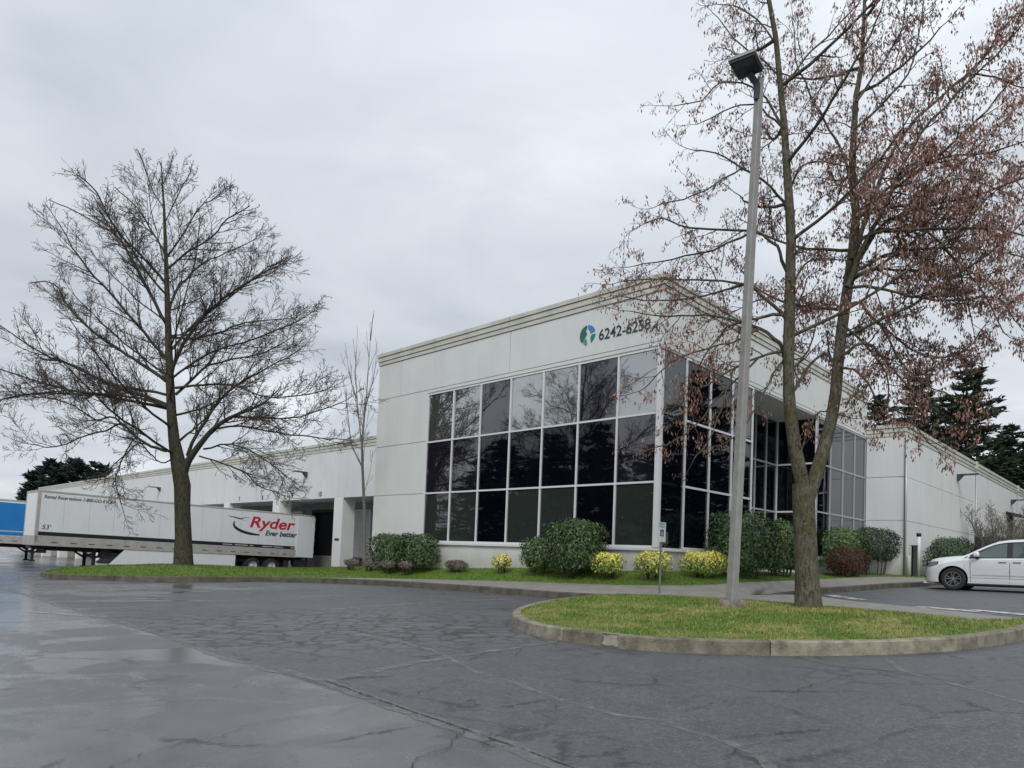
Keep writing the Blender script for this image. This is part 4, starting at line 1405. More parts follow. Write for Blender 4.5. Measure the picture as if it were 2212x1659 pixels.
# ------------------------------------------------------------------ minivan
van = thing('minivan', 'white minivan with dark alloy wheels parked nose-in at the right edge', 'van', bw(4.19, 11.94, 0.63), (0, -0.012, -YAW))
ST = [  # s, bottom, belt, top, half width, roof half width
    (0.00, 0.34, 0.62, 0.70, 0.62, 0.50), (0.04, 0.26, 0.66, 0.80, 0.74, 0.62), (0.12, 0.24, 0.72, 0.98, 0.86, 0.72), (0.25, 0.22, 0.80, 1.075, 0.94, 0.80),
    (0.42, 0.22, 0.88, 1.125, 0.98, 0.84), (0.65, 0.22, 0.96, 1.16, 1.0, 0.86), (0.95, 0.21, 1.03, 1.195, 1.0, 0.86), (1.18, 0.21, 1.08, 1.215, 1.0, 0.86),
    (1.26, 0.21, 1.09, 1.25, 1.0, 0.85), (1.50, 0.21, 1.10, 1.38, 1.0, 0.83), (1.75, 0.21, 1.11, 1.52, 1.0, 0.80), (2.00, 0.21, 1.115, 1.645, 1.0, 0.78),
    (2.20, 0.21, 1.12, 1.725, 1.0, 0.77), (2.50, 0.21, 1.13, 1.775, 1.0, 0.765), (3.00, 0.21, 1.14, 1.80, 1.0, 0.765), (3.60, 0.21, 1.15, 1.80, 1.0, 0.765),
    (4.20, 0.22, 1.16, 1.785, 0.99, 0.76), (4.70, 0.24, 1.17, 1.74, 0.975, 0.74), (4.88, 0.26, 1.17, 1.66, 0.96, 0.71), (5.02, 0.30, 1.12, 1.40, 0.94, 0.70), (5.12, 0.34, 0.95, 1.10, 0.90, 0.68), (5.15, 0.42, 0.75, 0.85, 0.82, 0.6)]


def vsec(s):
    for a, b in zip(ST[:-1], ST[1:]):
        if s <= b[0]:
            t = (s - a[0]) / (b[0] - a[0])
            return [x + (y - x) * t for x, y in zip(a, b)]
    return list(ST[-1])


def vprof(s):
    _, zb, zbelt, zt, hw, rw = vsec(s)
    mid = zb + 0.55 * (zbelt - zb)
    return [(0, zb), (hw * 0.80, zb), (hw * 0.965, zb + 0.05), (hw * 0.985, zb + 0.16), (hw * 0.975, mid - 0.05), (hw, mid + 0.05), (hw * 0.985, zbelt - 0.04), (hw * 0.955, zbelt),
            (rw, zt - 0.09), (rw - 0.05, zt - 0.035), (rw - 0.2, zt - 0.005), (0, zt + 0.012)]


def vside(s, z):
    p = vprof(s)
    for (y0, z0), (y1, z1) in zip(p[2:9], p[3:10]):
        if z0 <= z <= z1 + 1e-6:
            return y0 + (y1 - y0) * (z - z0) / max(1e-6, z1 - z0)
    return p[8][0]


SS = sorted(set([a[0] for a in ST] + [x * 0.12 for x in range(1, 43)]))
mb = MB()
rings = []
for s in SS:
    pr = vprof(s)
    ring = [(s, -y, z) for y, z in pr] + [(s, y, z) for y, z in pr[-2:0:-1]]
    rings.append(ring)
k = len(rings[0])
for r_ in rings: mb.v += r_
for i in range(len(rings) - 1):
    for j in range(k):
        mb.f.append((i * k + j, (i + 1) * k + j, (i + 1) * k + (j + 1) % k, i * k + (j + 1) % k))
mb.f.append(tuple(range(k)))
mb.f.append(tuple(range((len(rings) - 1) * k, len(rings) * k))[::-1])
mb.m = [0] * len(mb.f)
body = mb.build('body', [M['van'], M['van_black']], van, smooth=True)
bm = bmesh.new(); bm.from_mesh(body.data)
bmesh.ops.recalc_face_normals(bm, faces=bm.faces)
bm.to_mesh(body.data); bm.free()
WHS = (0.93, 4.01)
cut = []
for s in WHS:
    c = MB()
    c.tube([(s, -1.3, 0.40), (s, -0.62, 0.40)], 0.45, 36)
    c.tube([(s, 0.62, 0.40), (s, 1.3, 0.40)], 0.45, 36)
    co = c.build('cutter', M['van_black'], van)
    bm = bmesh.new(); bm.from_mesh(co.data)
    bmesh.ops.recalc_face_normals(bm, faces=bm.faces)
    bm.to_mesh(co.data); bm.free()
    cut.append(co)
    md = body.modifiers.new('arch', 'BOOLEAN')
    md.operation = 'DIFFERENCE'
    md.object = co
    md.solver = 'EXACT'
dg = bpy.context.evaluated_depsgraph_get()
me2 = bpy.data.meshes.new_from_object(body.evaluated_get(dg))
print('van faces', len(body.data.polygons), len(me2.polygons))
body.modifiers.clear()
old = body.data
body.data = me2
for co in cut: bpy.data.objects.remove(co)
me2.materials.clear()
me2.materials.append(M['van'])
me2.materials.append(M['van_black'])
for p in me2.polygons:
    c = p.center
    in_arch = any(abs(math.hypot(c.x - s, c.z - 0.40) - 0.447) < 0.02 and abs(p.normal.y) < 0.5 and abs(c.y) < 0.99 for s in WHS) or (abs(abs(c.y) - 0.62) < 0.01 and abs(p.normal.y) > 0.9 and c.z < 0.9)
    p.material_index = 1 if in_arch else 0
try:
    me2.set_sharp_from_angle(angle=R(32))
except Exception:
    pass


def vpatch(name, quad, m, off=0.006, n=10, parent=None, side=-1, thick=True):
    """four-sided patch (s,z) lying on the side of the body"""
    mb = MB()
    a, b, c, d = [Vector(q) for q in quad]
    for j in range(n + 1):
        for i in range(n + 1):
            p = (a.lerp(b, i / n)).lerp(d.lerp(c, i / n), j / n)
            mb.v.append((p.x, side * (vside(p.x, p.y) + off), p.y))
    for j in range(n):
        for i in range(n):
            f = (j * (n + 1) + i, j * (n + 1) + i + 1, (j + 1) * (n + 1) + i + 1, (j + 1) * (n + 1) + i)
            mb.f.append(f if side < 0 else f[::-1]); mb.m.append(0)
    return mb.build(name, m, parent or van, smooth=True)


def poly_patch(name, top, bot, m, side, off=0.005, parent=None, n=24):
    """patch between two curves top(s) and bot(s) given as (s,z) lists with the same end points in s"""
    def ev(L, s):
        for (a, za), (b, zb) in zip(L[:-1], L[1:]):
            if s <= b: return za + (zb - za) * (s - a) / max(1e-6, b - a)
        return L[-1][1]
    s0, s1 = top[0][0], top[-1][0]
    mb = MB()
    m_ = 6
    for i in range(n + 1):
        s = s0 + (s1 - s0) * i / n
        for j in range(m_ + 1):
            z = ev(bot, s) + (ev(top, s) - ev(bot, s)) * j / m_
            mb.v.append((s, side * (vside(s, z) + off), z))
    for i in range(n):
        for j in range(m_):
            f = (i * (m_ + 1) + j, (i + 1) * (m_ + 1) + j, (i + 1) * (m_ + 1) + j + 1, i * (m_ + 1) + j + 1)
            mb.f.append(f if side < 0 else f[::-1]); mb.m.append(0)
    return mb.build(name, m, parent or van, smooth=True)


for side in (-1, 1):
    # dark band round the side glass, then the panes
    poly_patch('window_surround', [(1.24, 1.13), (1.50, 1.27), (1.75, 1.41), (2.00, 1.54), (2.20, 1.62), (2.50, 1.675), (3.0, 1.70), (4.2, 1.69), (4.72, 1.62)],
               [(1.24, 1.105), (2.0, 1.125), (3.0, 1.145), (4.72, 1.18)], M['van_black'], side, 0.004)
    poly_patch('side_window', [(1.70, 1.31), (1.9, 1.44), (2.10, 1.54), (2.30, 1.60), (2.48, 1.625)], [(1.70, 1.15), (2.48, 1.155)], M['van_glass_clear'], side, 0.009, n=14)
    poly_patch('side_window', [(2.64, 1.64), (3.62, 1.66)], [(2.64, 1.165), (3.62, 1.175)], M['van_glass'], side, 0.009)
    poly_patch('side_window', [(3.72, 1.66), (4.62, 1.60)], [(3.72, 1.18), (4.62, 1.21)], M['van_glass'], side, 0.009)
    # headlamp, grille-side intake, lower lip
    poly_patch('headlight', [(0.09, 0.88), (0.25, 0.96), (0.44, 0.985)], [(0.09, 0.80), (0.25, 0.815), (0.44, 0.90)], M['lens'], side, 0.008, n=10)
    poly_patch('tail_light', [(4.86, 1.5), (5.0, 1.3)], [(4.86, 1.05), (5.0, 0.95)], M['red'], side, 0.008, n=4)
    poly_patch('headlight_surround', [(0.06, 0.90), (0.25, 0.975), (0.47, 0.995)], [(0.06, 0.785), (0.25, 0.80), (0.47, 0.885)], M['van_black'], side, 0.004, n=10)
    # shut lines, sill moulding, handles
    for s in (1.44, 2.56, 3.66):
        poly_patch('door_gap', [(s, 1.10 if s < 2 else 1.64), (s + 0.012, 1.10 if s < 2 else 1.64)], [(s, 0.30), (s + 0.012, 0.30)], M['gunmetal'], side, 0.008, n=1)
    poly_patch('body_moulding', [(1.50, 0.56), (3.5, 0.56)], [(1.50, 0.525), (3.5, 0.525)], M['trailer_rail'], side, 0.008)
    poly_patch('sill_line', [(1.36, 0.455), (3.5, 0.455)], [(1.36, 0.445), (3.5, 0.445)], M['gunmetal'], side, 0.0035)
    for s in (2.26, 2.66):
        mb = MB().box(s, s + 0.22, side * 1.0 - 0.025, side * 1.0 + 0.025, 0.985, 1.015)
        mb.build('door_handle', M['silver'], van, bevel=0.008)
    # mirror
    mb = MB()
    mb.box(1.56, 1.74, side * 1.12 - 0.09, side * 1.12 + 0.09, 1.17, 1.33)
    mo = mb.build('mirror', M['van'], van, bevel=0.045)
    MB().box(1.60, 1.72, side * 0.98 - 0.07, side * 0.98 + 0.07, 1.12, 1.18).build('mirror_foot', M['van_black'], mo)
# windscreen
mb = MB()
for s in (1.27, 1.45, 1.65, 1.85, 2.05, 2.17):
    _, zb, zbelt, zt, hw, rw = vsec(s)
    for q in (-1, -0.6, 0, 0.6, 1):
        mb.v.append((s - 0.004, q * (rw - 0.16), zt + 0.012 + 0.004 * (1 - abs(q))))
    
for i in range(5):
    for j in range(4):
        mb.f.append((i * 5 + j, i * 5 + j + 1, (i + 1) * 5 + j + 1, (i + 1) * 5 + j)); mb.m.append(0)
mb.build('windscreen', M['van_glass'], van, smooth=True)
mb = MB()
mb.box(-0.012, 0.10, -0.45, 0.45, 0.60, 0.74)
mb.box(-0.012, 0.10, -0.60, 0.60, 0.33, 0.46)
mb.build('grille', M['van_black'], van, bevel=0.01)
mb = MB()
mb.box(-0.03, 0.35, -0.78, 0.78, 0.20, 0.25)
mb.build('front_lip', M['van'], van, bevel=0.02)
MB().box(1.2, 3.8, -0.8, 0.8, 0.16, 0.22).build('underbody', M['chassis'], van)


def van_wheel(s, side):
    root = MB()
    n = 36
    r, w = 0.385, 0.22
    y0 = side * 0.985
    def ring(prof, n=36):
        vs, fs = [], []
        k = len(prof)
        for i in range(n):
            a = 2 * math.pi * i / n
            for py, pr in prof: vs.append((s + pr * math.cos(a), y0 - side * py, 0.385 + pr * math.sin(a)))
        for i in range(n):
            j = (i + 1) % n
            for q in range(k - 1): fs.append((i * k + q, i * k + q + 1, j * k + q + 1, j * k + q))
        return vs, fs
    vs, fs = ring([(0.02, 0.25), (0.0, 0.27), (0.0, 0.35), (0.03, r), (w - 0.03, r), (w, 0.31), (w, 0.2)])
    root.add(vs, fs)
    o = root.build('wheel', M['rubber'], van, smooth=True)
    b = MB()
    vs, fs = ring([(0.005, 0.25), (0.005, 0.235), (0.10, 0.225), (0.12, 0.001)])
    b.add(vs, fs)
    rim = b.build('rim', M['gunmetal'], o, smooth=False)
    b = MB()
    vs, fs = ring([(-0.002, 0.251), (-0.004, 0.238), (0.02, 0.228)])
    b.add(vs, fs)
    vs, fs = ring([(0.0, 0.04), (-0.008, 0.034), (-0.01, 0.001)])
    b.add(vs, fs)
    for q in range(5):
        for dlt in (-0.13, 0.13):
            a0 = 2 * math.pi * q / 5 + math.pi / 2
            c0, c1 = a0 + dlt * 1.1, a0 + dlt * 1.6
            p0 = Vector((math.cos(a0 + dlt * 2.5) * 0.04, 0, math.sin(a0 + dlt * 2.5) * 0.04))
            p1 = Vector((math.cos(c1) * 0.238, 0, math.sin(c1) * 0.238))
            d = (p1 - p0).normalized()
            nn_ = Vector((-d.z, 0, d.x)) * 0.009
            yy0, yy1 = y0 - side * 0.004, y0 - side * 0.03
            qd = [p0 - nn_ * 1.2, p1 - nn_, p1 + nn_, p0 + nn_ * 1.2]
            b.add([(s + p.x, yy0, 0.385 + p.z) for p in qd] + [(s + p.x, yy1, 0.385 + p.z) for p in qd],
                  [(0, 1, 2, 3), (4, 7, 6, 5), (0, 4, 5, 1), (1, 5, 6, 2), (2, 6, 7, 3), (3, 7, 4, 0)])
    b.build('spoke', M['silver'], o)


for s in WHS:
    for side in (-1, 1): van_wheel(s, side)

# ------------------------------------------------------------------ lamp post
PB, PT = at(1580, 1316, 13.0), at(1641, 170, 13.0)
PB.z = max((min(((p.x - PB.x) ** 2 + (p.y - PB.y) ** 2, p.z) for r__ in ISL_ROWS for p in r__)[1] + 0.03), PB.z)
post = thing('lamp_post', 'tall square grey lamp post with dark box lamp head on the grass island', 'street lamp', PB)
mb = MB()
ax = (PT - PB)
a_ = R(28)
e1, e2 = Vector((math.cos(a_), math.sin(a_), 0)), Vector((-math.sin(a_), math.cos(a_), 0))
def sq(c, h): return [tuple(c + e1 * h * i + e2 * h * j) for i, j in ((-1, -1), (1, -1), (1, 1), (-1, 1))]
mb.add(sq(Vector((0, 0, 0)), 0.08) + sq(ax, 0.06), [(0, 3, 2, 1), (4, 5, 6, 7), (0, 1, 5, 4), (1, 2, 6, 5), (2, 3, 7, 6), (3, 0, 4, 7)])
mb.build('pole', M['galv'], post, bevel=0.012)
mb = MB()
mb.add(sq(Vector((0, 0, -0.05)), 0.19) + sq(Vector((0, 0, 0.03)), 0.17), [(4, 5, 6, 7), (0, 1, 5, 4), (1, 2, 6, 5), (2, 3, 7, 6), (3, 0, 4, 7)])
mb.build('base_plate', M['rust_post'], post)
M['cover'] = mat('base_cover', (0.26, 0.215, 0.175), 0.85, var=0.5, vscale=10, bump=0.6)
for (i, j) in ((-1, -0.3), (0.2, -1.0), (1, 0.2), (0, 1)):
    mb = MB()
    c = e1 * 0.20 * i + e2 * 0.20 * j
    mb.tube([c + Vector((0, 0, -0.06)), c + Vector((0, 0, 0.02)), c + Vector((0, 0, 0.07)), c * 0.8 + Vector((0, 0, 0.10))], [0.105, 0.10, 0.075, 0.03], 8)
    mb.build('bolt_cover', M['cover'], post, smooth=True)
hc = Vector((4.10, 12.76, PT.z + 0.10)) - PB
f1 = Vector((0.33, -0.24, 0)).normalized()
f2 = Vector((0.30, 0.40, 0)).normalized()
f2 = (f2 - f1 * f2.dot(f1)).normalized()
def hbox(mb, c, a, b, z0, z1, t=1.0):
    vs = [c + f1 * a * i + f2 * b * j + Vector((0, 0, z0)) for i, j in ((-1, -1), (1, -1), (1, 1), (-1, 1))] + \
         [c + f1 * a * i * t + f2 * b * j * t + Vector((0, 0, z1)) for i, j in ((-1, -1), (1, -1), (1, 1), (-1, 1))]
    mb.add(vs, [(0, 3, 2, 1), (4, 5, 6, 7), (0, 1, 5, 4), (1, 2, 6, 5), (2, 3, 7, 6), (3, 0, 4, 7)])
mb = MB()
hbox(mb, hc, 0.235, 0.275, -0.07, 0.05, 0.93)
head = mb.build('lamp_head', M['lamp_dark'], post, bevel=0.01)
mb = MB()
hbox(mb, hc - f2 * 0.14, 0.19, 0.09, -0.076, -0.069)
mb.build('lens', M['lamp_lens'], head)
mb = MB()
hbox(mb, hc, 0.25, 0.29, -0.02, 0.045, 0.97)
mb.build('lamp_rim', M['galv'], head)
mb = MB()
pa = hc + f2 * 0.2 + Vector((0, 0, -0.07))
mb.tube([pa, ax + Vector((-0.06, -0.05, -0.16)), ax + Vector((-0.06, -0.04, -0.45))], [0.085, 0.085, 0.07], 4)
mb.build('arm', M['lamp_dark'], post)

# ------------------------------------------------------------------ parking sign
SPX = at(1425, 1262, 16.2)
zg = ground(SPX.x, SPX.y)
SB = Vector((SPX.x, SPX.y, at(1425, 1257, 16.2).z - 0.02))
sg = thing('parking_sign', 'small white accessible-parking sign with blue square on a thin post', 'sign', SB)
MB().box(-0.022, 0.022, -0.015, 0.015, -0.25, 1.42).build('post', M['rust_post'], sg)
Rz = Matrix.Rotation(R(52), 4, 'Z')
mb = MB().box(-0.15, 0.15, -0.022, -0.017, 0.95, 1.41)
sp = mb.build('sign_panel', M['sign_white'], sg); sp.rotation_euler = (0, 0, R(42))
mb = MB().box(-0.07, 0.07, -0.0265, -0.0225, 1.08, 1.24)
q_ = mb.build('symbol_panel', M['sign_blue'], sp)
mb = MB()
mb.tube([(0.0, -0.028, 1.215), (0.0, -0.028, 1.16), (0.03, -0.028, 1.155), (0.045, -0.028, 1.11)], 0.006, 4)
mb.tube([(0.03 * math.cos(R(a)) - 0.005, -0.028, 1.135 + 0.03 * math.sin(R(a))) for a in range(110, 361, 25)], 0.005, 4)
mb.build('symbol', M['sign_white'], sp)
text('lettering', 'RESERVED', 0.062, M['sign_green'], sp, Matrix.Translation((0, -0.0225, 1.345)) @ PL, align='CENTER', bold=0.001, sx=0.8, ext=0.001)
text('lettering', 'PARKING', 0.062, M['sign_green'], sp, Matrix.Translation((0, -0.0225, 1.285)) @ PL, align='CENTER', bold=0.001, sx=0.85, ext=0.001)

# ------------------------------------------------------------------ bollards and dark screen near the wing
bp = bw(1.95, 18.25, 0.95)
bo = thing('pipe_bollard', 'slim white pipe with black cap in front of the side wing corner', 'pipe', bw(2.2, 18.6, 0.98))
MB().tube([(0, 0, 0), (0, 0, 1.85)], 0.075, 12).build('pipe', M['wall_white'], bo, smooth=True)
MB().tube([(0, 0, 1.85), (0, 0, 2.0)], 0.10, 12).build('cap', M['black'], bo, smooth=True)
b2 = thing('meter_box', 'narrow dark grey utility box on a post beside the white pipe', 'utility box', bw(2.35, 17.3, 0.98))
MB().box(-0.10, 0.10, -0.08, 0.08, 0.0, 1.35).build('body', M['fence_dark'], b2, bevel=0.02)
MB().box(-0.12, 0.12, -0.1, 0.1, 1.35, 1.40).build('lid', M['lamp_dark'], b2, bevel=0.01)
b3 = thing('bollard', 'short white bollard left of the dark utility box', 'bollard', bw(2.3, 16.6, 0.98))
MB().tube([(0, 0, 0), (0, 0, 0.85), (0, 0, 0.92)], [0.085, 0.085, 0.05], 12).build('post', M['wall_white'], b3, smooth=True)
sc = thing('screen_fence', 'low dark slatted screen fence behind the van', 'fence', bw(1.75, 32.2, 1.0), ROT)
mb = MB()
for k in range(22): mb.box(0.25 + k * 0.30, 0.53 + k * 0.30, 0, 0.04, 0.02, 2.42)
mb.build('slat_panel', M['fence_dark'], sc)
for x in (0.2, 3.4, 6.6):
    MB().box(x - 0.05, x + 0.05, -0.06, 0.0, 0, 2.5).build('post', M['fence_dark'], sc)


# ------------------------------------------------------------------ trees
class Tree:
    def __init__(self, seed):
        self.rng = random.Random(seed)
        self.big, self.small = MB(), MB()
        self.tips = []
        self.budget = 0
        self.env = None

    def vec(self):
        g = self.rng.gauss
        return Vector((g(0, 1), g(0, 1), g(0, 1))).normalized()

    def limb(self, pts, r0, r1, k=6, big=True, jit=0.0):
        P = [Vector(p) for p in pts]
        P = smooth_pts(P, 3)
        if jit:
            P = [P[0]] + [p + self.vec() * jit for p in P[1:-1]] + [P[-1]]
        n = len(P)
        rad = [r0 + (r1 - r0) * (i / (n - 1)) ** 0.8 for i in range(n)]
        (self.big if big else self.small).tube(P, rad, k, cap=False)
        return P, rad

    def twig(self, p, d, ln, r, lvl, P_):
        """grow a twig recursively"""
        rng = self.rng
        n = P_['seg'][lvl]
        if self.env and not self.env(p + d * ln * 0.8):
            if rng.random() < 0.5 or not self.env(p + d * ln * 0.3): return
            ln *= 0.5
        pts = [p]
        dd = d.copy()
        for i in range(n):
            dd = (dd + self.vec() * P_['wob'][lvl] + Vector((0, 0, P_['up'][lvl]))).normalized()
            p = p + dd * ln / n
            pts.append(p)
        rr = [max(P_['rmin'], r * (1 - 0.75 * i / n)) for i in range(n + 1)]
        self.small.tube(pts, rr, 4 if r > 0.02 else 3, cap=False)
        self.budget += 1
        if lvl + 1 < len(P_['seg']):
            m = max(1, int(P_['den'][lvl] * ln * rng.uniform(0.8, 1.2)))
            for q in range(m):
                t = 0.18 + 0.82 * (q + rng.random()) / m
                i = min(n - 1, int(t * n))
                b = pts[i].lerp(pts[i + 1], t * n - i)
                ax = (pts[i + 1] - pts[i]).normalized()
                s = ax.cross(self.vec())
                if s.length < 1e-3: continue
                s.normalize()
                nd = (ax * P_['fwd'] + s).normalized()
                l2 = ln * P_['ratio'][lvl] * rng.uniform(0.6, 1.25) * (1.15 - 0.55 * t)
                self.twig(b, nd, l2, max(P_['rmin'], rr[i] * 0.55), lvl + 1, P_)
        self.tips.append((pts[-1], dd, lvl))
        if lvl >= 1:
            self.tips.append((pts[n // 2], dd, lvl))

    def dress(self, P, rad, P_, t0=0.2, dens=3.0, ln0=1.4):
        """side branches along a limb"""
        rng = self.rng
        L = [0]
        for a, b in zip(P[:-1], P[1:]): L.append(L[-1] + (b - a).length)
        T = L[-1]
        m = int(dens * T * (1 - t0))
        for q in range(m):
            t = t0 + (1 - t0) * (q + rng.random()) / m
            s = t * T
            i = 0
            while i < len(L) - 2 and L[i + 1] < s: i += 1
            f = (s - L[i]) / max(1e-6, L[i + 1] - L[i])
            b = P[i].lerp(P[i + 1], f)
            ax = (P[i + 1] - P[i]).normalized()
            sd_ = ax.cross(self.vec())
            if sd_.length < 1e-3: continue
            sd_.normalize()
            nd = (ax * P_['fwd'] + sd_ + Vector((0, 0, P_.get('lift', 0.15)))).normalized()
            ln = ln0 * rng.uniform(0.55, 1.25) * (P_.get('la', 1.2) + P_.get('lb', -0.6) * t)
            self.twig(b, nd, ln, min(P_.get('r0', 0.035), rad[i] * 0.62), 0, P_)
        # the limb's own tip
        self.twig(P[-1], (P[-1] - P[-2]).normalized(), ln0 * 0.8, rad[-1], 0, P_)


def px_limb(L, Y0, slope, root=None, sc=1.0):
    """image polyline given real depth that drifts off the trunk plane by slope per metre of reach"""
    pts = []
    p0 = at(L[0][0], L[0][1], Y0)
    for (x, y) in L:
        a = at(x, y, Y0)
        reach = abs(a.x - p0.x)
        pts.append(at(x, y, Y0 + slope * reach + 0.0))
    return pts


def pods(tree, tips, n_per, size, seed, hang=0.75, keep=lambda p, r: True, spread=0.1):
    rng = np.random.default_rng(seed)
    V = []
    for (p, d, lvl) in tips:
        if not keep(p, rng): continue
        for q in range(n_per if isinstance(n_per, int) else int(rng.poisson(n_per))):
            c = np.array(p) + rng.normal(0, spread, 3) * np.array([1, 1, 0.8])
            ax = rng.normal(0, 1, 3) * (1 - hang)
            ax[2] -= hang
            ax /= np.linalg.norm(ax)
            s = np.cross(ax, rng.normal(0, 1, 3))
            s /= np.linalg.norm(s) + 1e-9
            l = size * rng.uniform(0.6, 1.4)
            w = l * rng.uniform(0.12, 0.24)
            V += [c, c + ax * l * 0.5 + s * w, c + ax * l, c + ax * l * 0.5 - s * w]
    return np.array(V)


# --- big bare tree on the left
YL = 28.0
tl = thing('bare_tree', 'large bare conical tree on the grass mound in front of the white trailer', 'tree', TREE_L)
T = Tree(11)
ENV = [(2.6, 2.4), (3.6, 3.6), (4.5, 4.9), (5.6, 6.9), (7.3, 7.2), (10.2, 5.9), (12.8, 5.0), (14.9, 3.4), (15.8, 2.0), (16.6, 1.0), (17.3, 0.3)]


def env_left(p):
    z, cx_ = p.z, -13.4 - 0.02 * (p.z - 5)
    r_ = math.hypot(p.x - cx_, (p.y - YL))
    if z < 12.4: return r_ < 8.6
    if p.x < cx_:
        r_ -= 1.9 * abs(p.x - cx_) / max(0.1, r_)
    for (a, ra), (b, rb) in zip(ENV[:-1], ENV[1:]):
        if z <= b: return r_ < ra + (rb - ra) * max(0, (z - a)) / (b - a)
    return False


T.env = env_left
PL_ = dict(seg=[6, 4, 3], wob=[0.10, 0.20, 0.30], up=[0.055, 0.05, 0.03], den=[6.8, 10.0, 0], ratio=[0.40, 0.5], fwd=1.15, rmin=0.0068, lift=0.22, r0=0.030, la=1.0, lb=-0.1)


def Lt(x, y): return (x / 2.743, 276.5 + y / 2.743)


trunk = [(395, 1232), (396, 1215), (396, 1160), (394, 1100), (394, 1050), (385, 1000), (376, 950), (371, 900), (366, 800), (363, 700), (360, 600), (357, 520), (355, 460), (351, 400), (348, 350)]
rad = [0.50, 0.38, 0.32, 0.30, 0.32, 0.29, 0.22, 0.19, 0.155, 0.125, 0.095, 0.07, 0.052, 0.036, 0.02]
P0 = [at(x, y, YL) for x, y in trunk]
T.big.tube(P0, rad, 14, cap=False)
TP, TR = P0, rad
fork, fr_ = T.limb(px_limb([(396, 1025), (405, 999), (420, 976), (440, 950), (462, 926), (500, 901), (553, 879)], YL, -0.5), 0.17, 0.06)
T.dress(fork, fr_, PL_, 0.35, 3.2, 1.7)
limbs = [
    ([Lt(*q) for q in [(985, 1500), (840, 1400), (700, 1310), (540, 1200), (400, 1050), (320, 920), (170, 920)]], 0.10, 0.4),
    ([Lt(*q) for q in [(980, 1360), (850, 1210), (700, 1030), (560, 880), (430, 710), (370, 600)]], 0.09, -0.4),
    ([Lt(*q) for q in [(985, 1160), (880, 960), (780, 780), (700, 650), (560, 560), (460, 500), (300, 430)]], 0.09, 0.5),
    ([Lt(*q) for q in [(980, 920), (840, 760), (720, 640), (620, 480), (550, 350), (460, 280)]], 0.07, -0.5),
    ([Lt(*q) for q in [(975, 740), (850, 530), (790, 450), (680, 350)]], 0.05, 0.6),
    ([Lt(*q) for q in [(985, 1640), (620, 1500), (420, 1400), (240, 1330), (30, 1190)]], 0.11, -0.3),
    ([Lt(*q) for q in [(985, 1660), (700, 1600), (400, 1550), (100, 1460), (-40, 1410)]], 0.10, 0.35),
    ([Lt(*q) for q in [(980, 1580), (760, 1540), (620, 1580), (300, 1570), (80, 1590), (-60, 1640)]], 0.08, 0.1),
    ([Lt(*q) for q in [(1000, 1480), (1060, 1330), (1150, 1180), (1240, 1080), (1370, 980), (1530, 880), (1640, 820)]], 0.11, -0.45),
    ([Lt(*q) for q in [(1000, 1080), (1050, 950), (1120, 880), (1200, 800), (1290, 760), (1450, 690)]], 0.07, 0.5),
    ([Lt(*q) for q in [(1000, 830), (1100, 740), (1250, 650), (1350, 540), (1480, 460)]], 0.06, -0.5),
    ([Lt(*q) for q in [(1005, 1240), (1150, 1250), (1330, 1200), (1450, 1150), (1700, 1130)]], 0.07, 0.4),
    ([Lt(*q) for q in [(1040, 1580), (1200, 1430), (1300, 1390), (1560, 1330), (1700, 1260)]], 0.08, 0.3),
    ([Lt(*q) for q in [(1040, 1540), (1200, 1520), (1400, 1530), (1620, 1600), (1900, 1560)]], 0.07, -0.2),
    ([(405, 985), (425, 939), (475, 864), (530, 820), (570, 800), (640, 760)], 0.10, 0.25),
    ([(462, 926), (520, 920), (600, 935), (680, 945), (742, 950)], 0.06, 0.3),
    ([(500, 901), (580, 905), (650, 900), (735, 870)], 0.06, -0.3),
    ([(360, 974), (325, 964), (295, 944), (262, 914), (240, 901), (205, 906), (160, 876), (100, 860)], 0.09, -0.2),
    ([(262, 914), (230, 930), (190, 940), (120, 965), (70, 960)], 0.05, 0.2),
    ([(295, 944), (280, 960), (262, 1000), (250, 1040), (262, 1090)], 0.035, -0.1),
    ([(372, 990), (348, 1000), (320, 975), (300, 958), (270, 985), (240, 1010)], 0.04, -0.5),
    ([(430, 985), (480, 1000), (530, 1020), (560, 1050), (600, 1065)], 0.045, 0.5),
    ([(440, 970), (500, 960), (560, 985), (620, 1030)], 0.05, -0.5),
    ([(365, 880), (300, 860), (200, 850), (110, 845), (10, 862)], 0.07, -0.4),
    ([(362, 640), (310, 580), (270, 520), (235, 470), (200, 420)], 0.05, 0.2),
    ([(358, 560), (400, 500), (430, 450), (460, 430)], 0.045, -0.3),
    ([(354, 450), (325, 400), (310, 350), (295, 322)], 0.03, 0.1),
    ([(356, 480), (385, 420), (410, 375)], 0.03, 0.4),
    ([(351, 400), (368, 360), (375, 335)], 0.02, -0.2),
    ([(366, 760), (430, 690), (500, 640), (560, 590), (612, 560)], 0.07, 0.35),
    ([(368, 820), (460, 760), (560, 730), (650, 690)], 0.06, -0.5),
]
for L, r0, sl in limbs:
    P, r_ = T.limb(px_limb(L, YL, sl), r0 * 0.80, 0.020, 6, jit=0.03)
    T.dress(P, r_, PL_, 0.10, 4.0, 1.55)
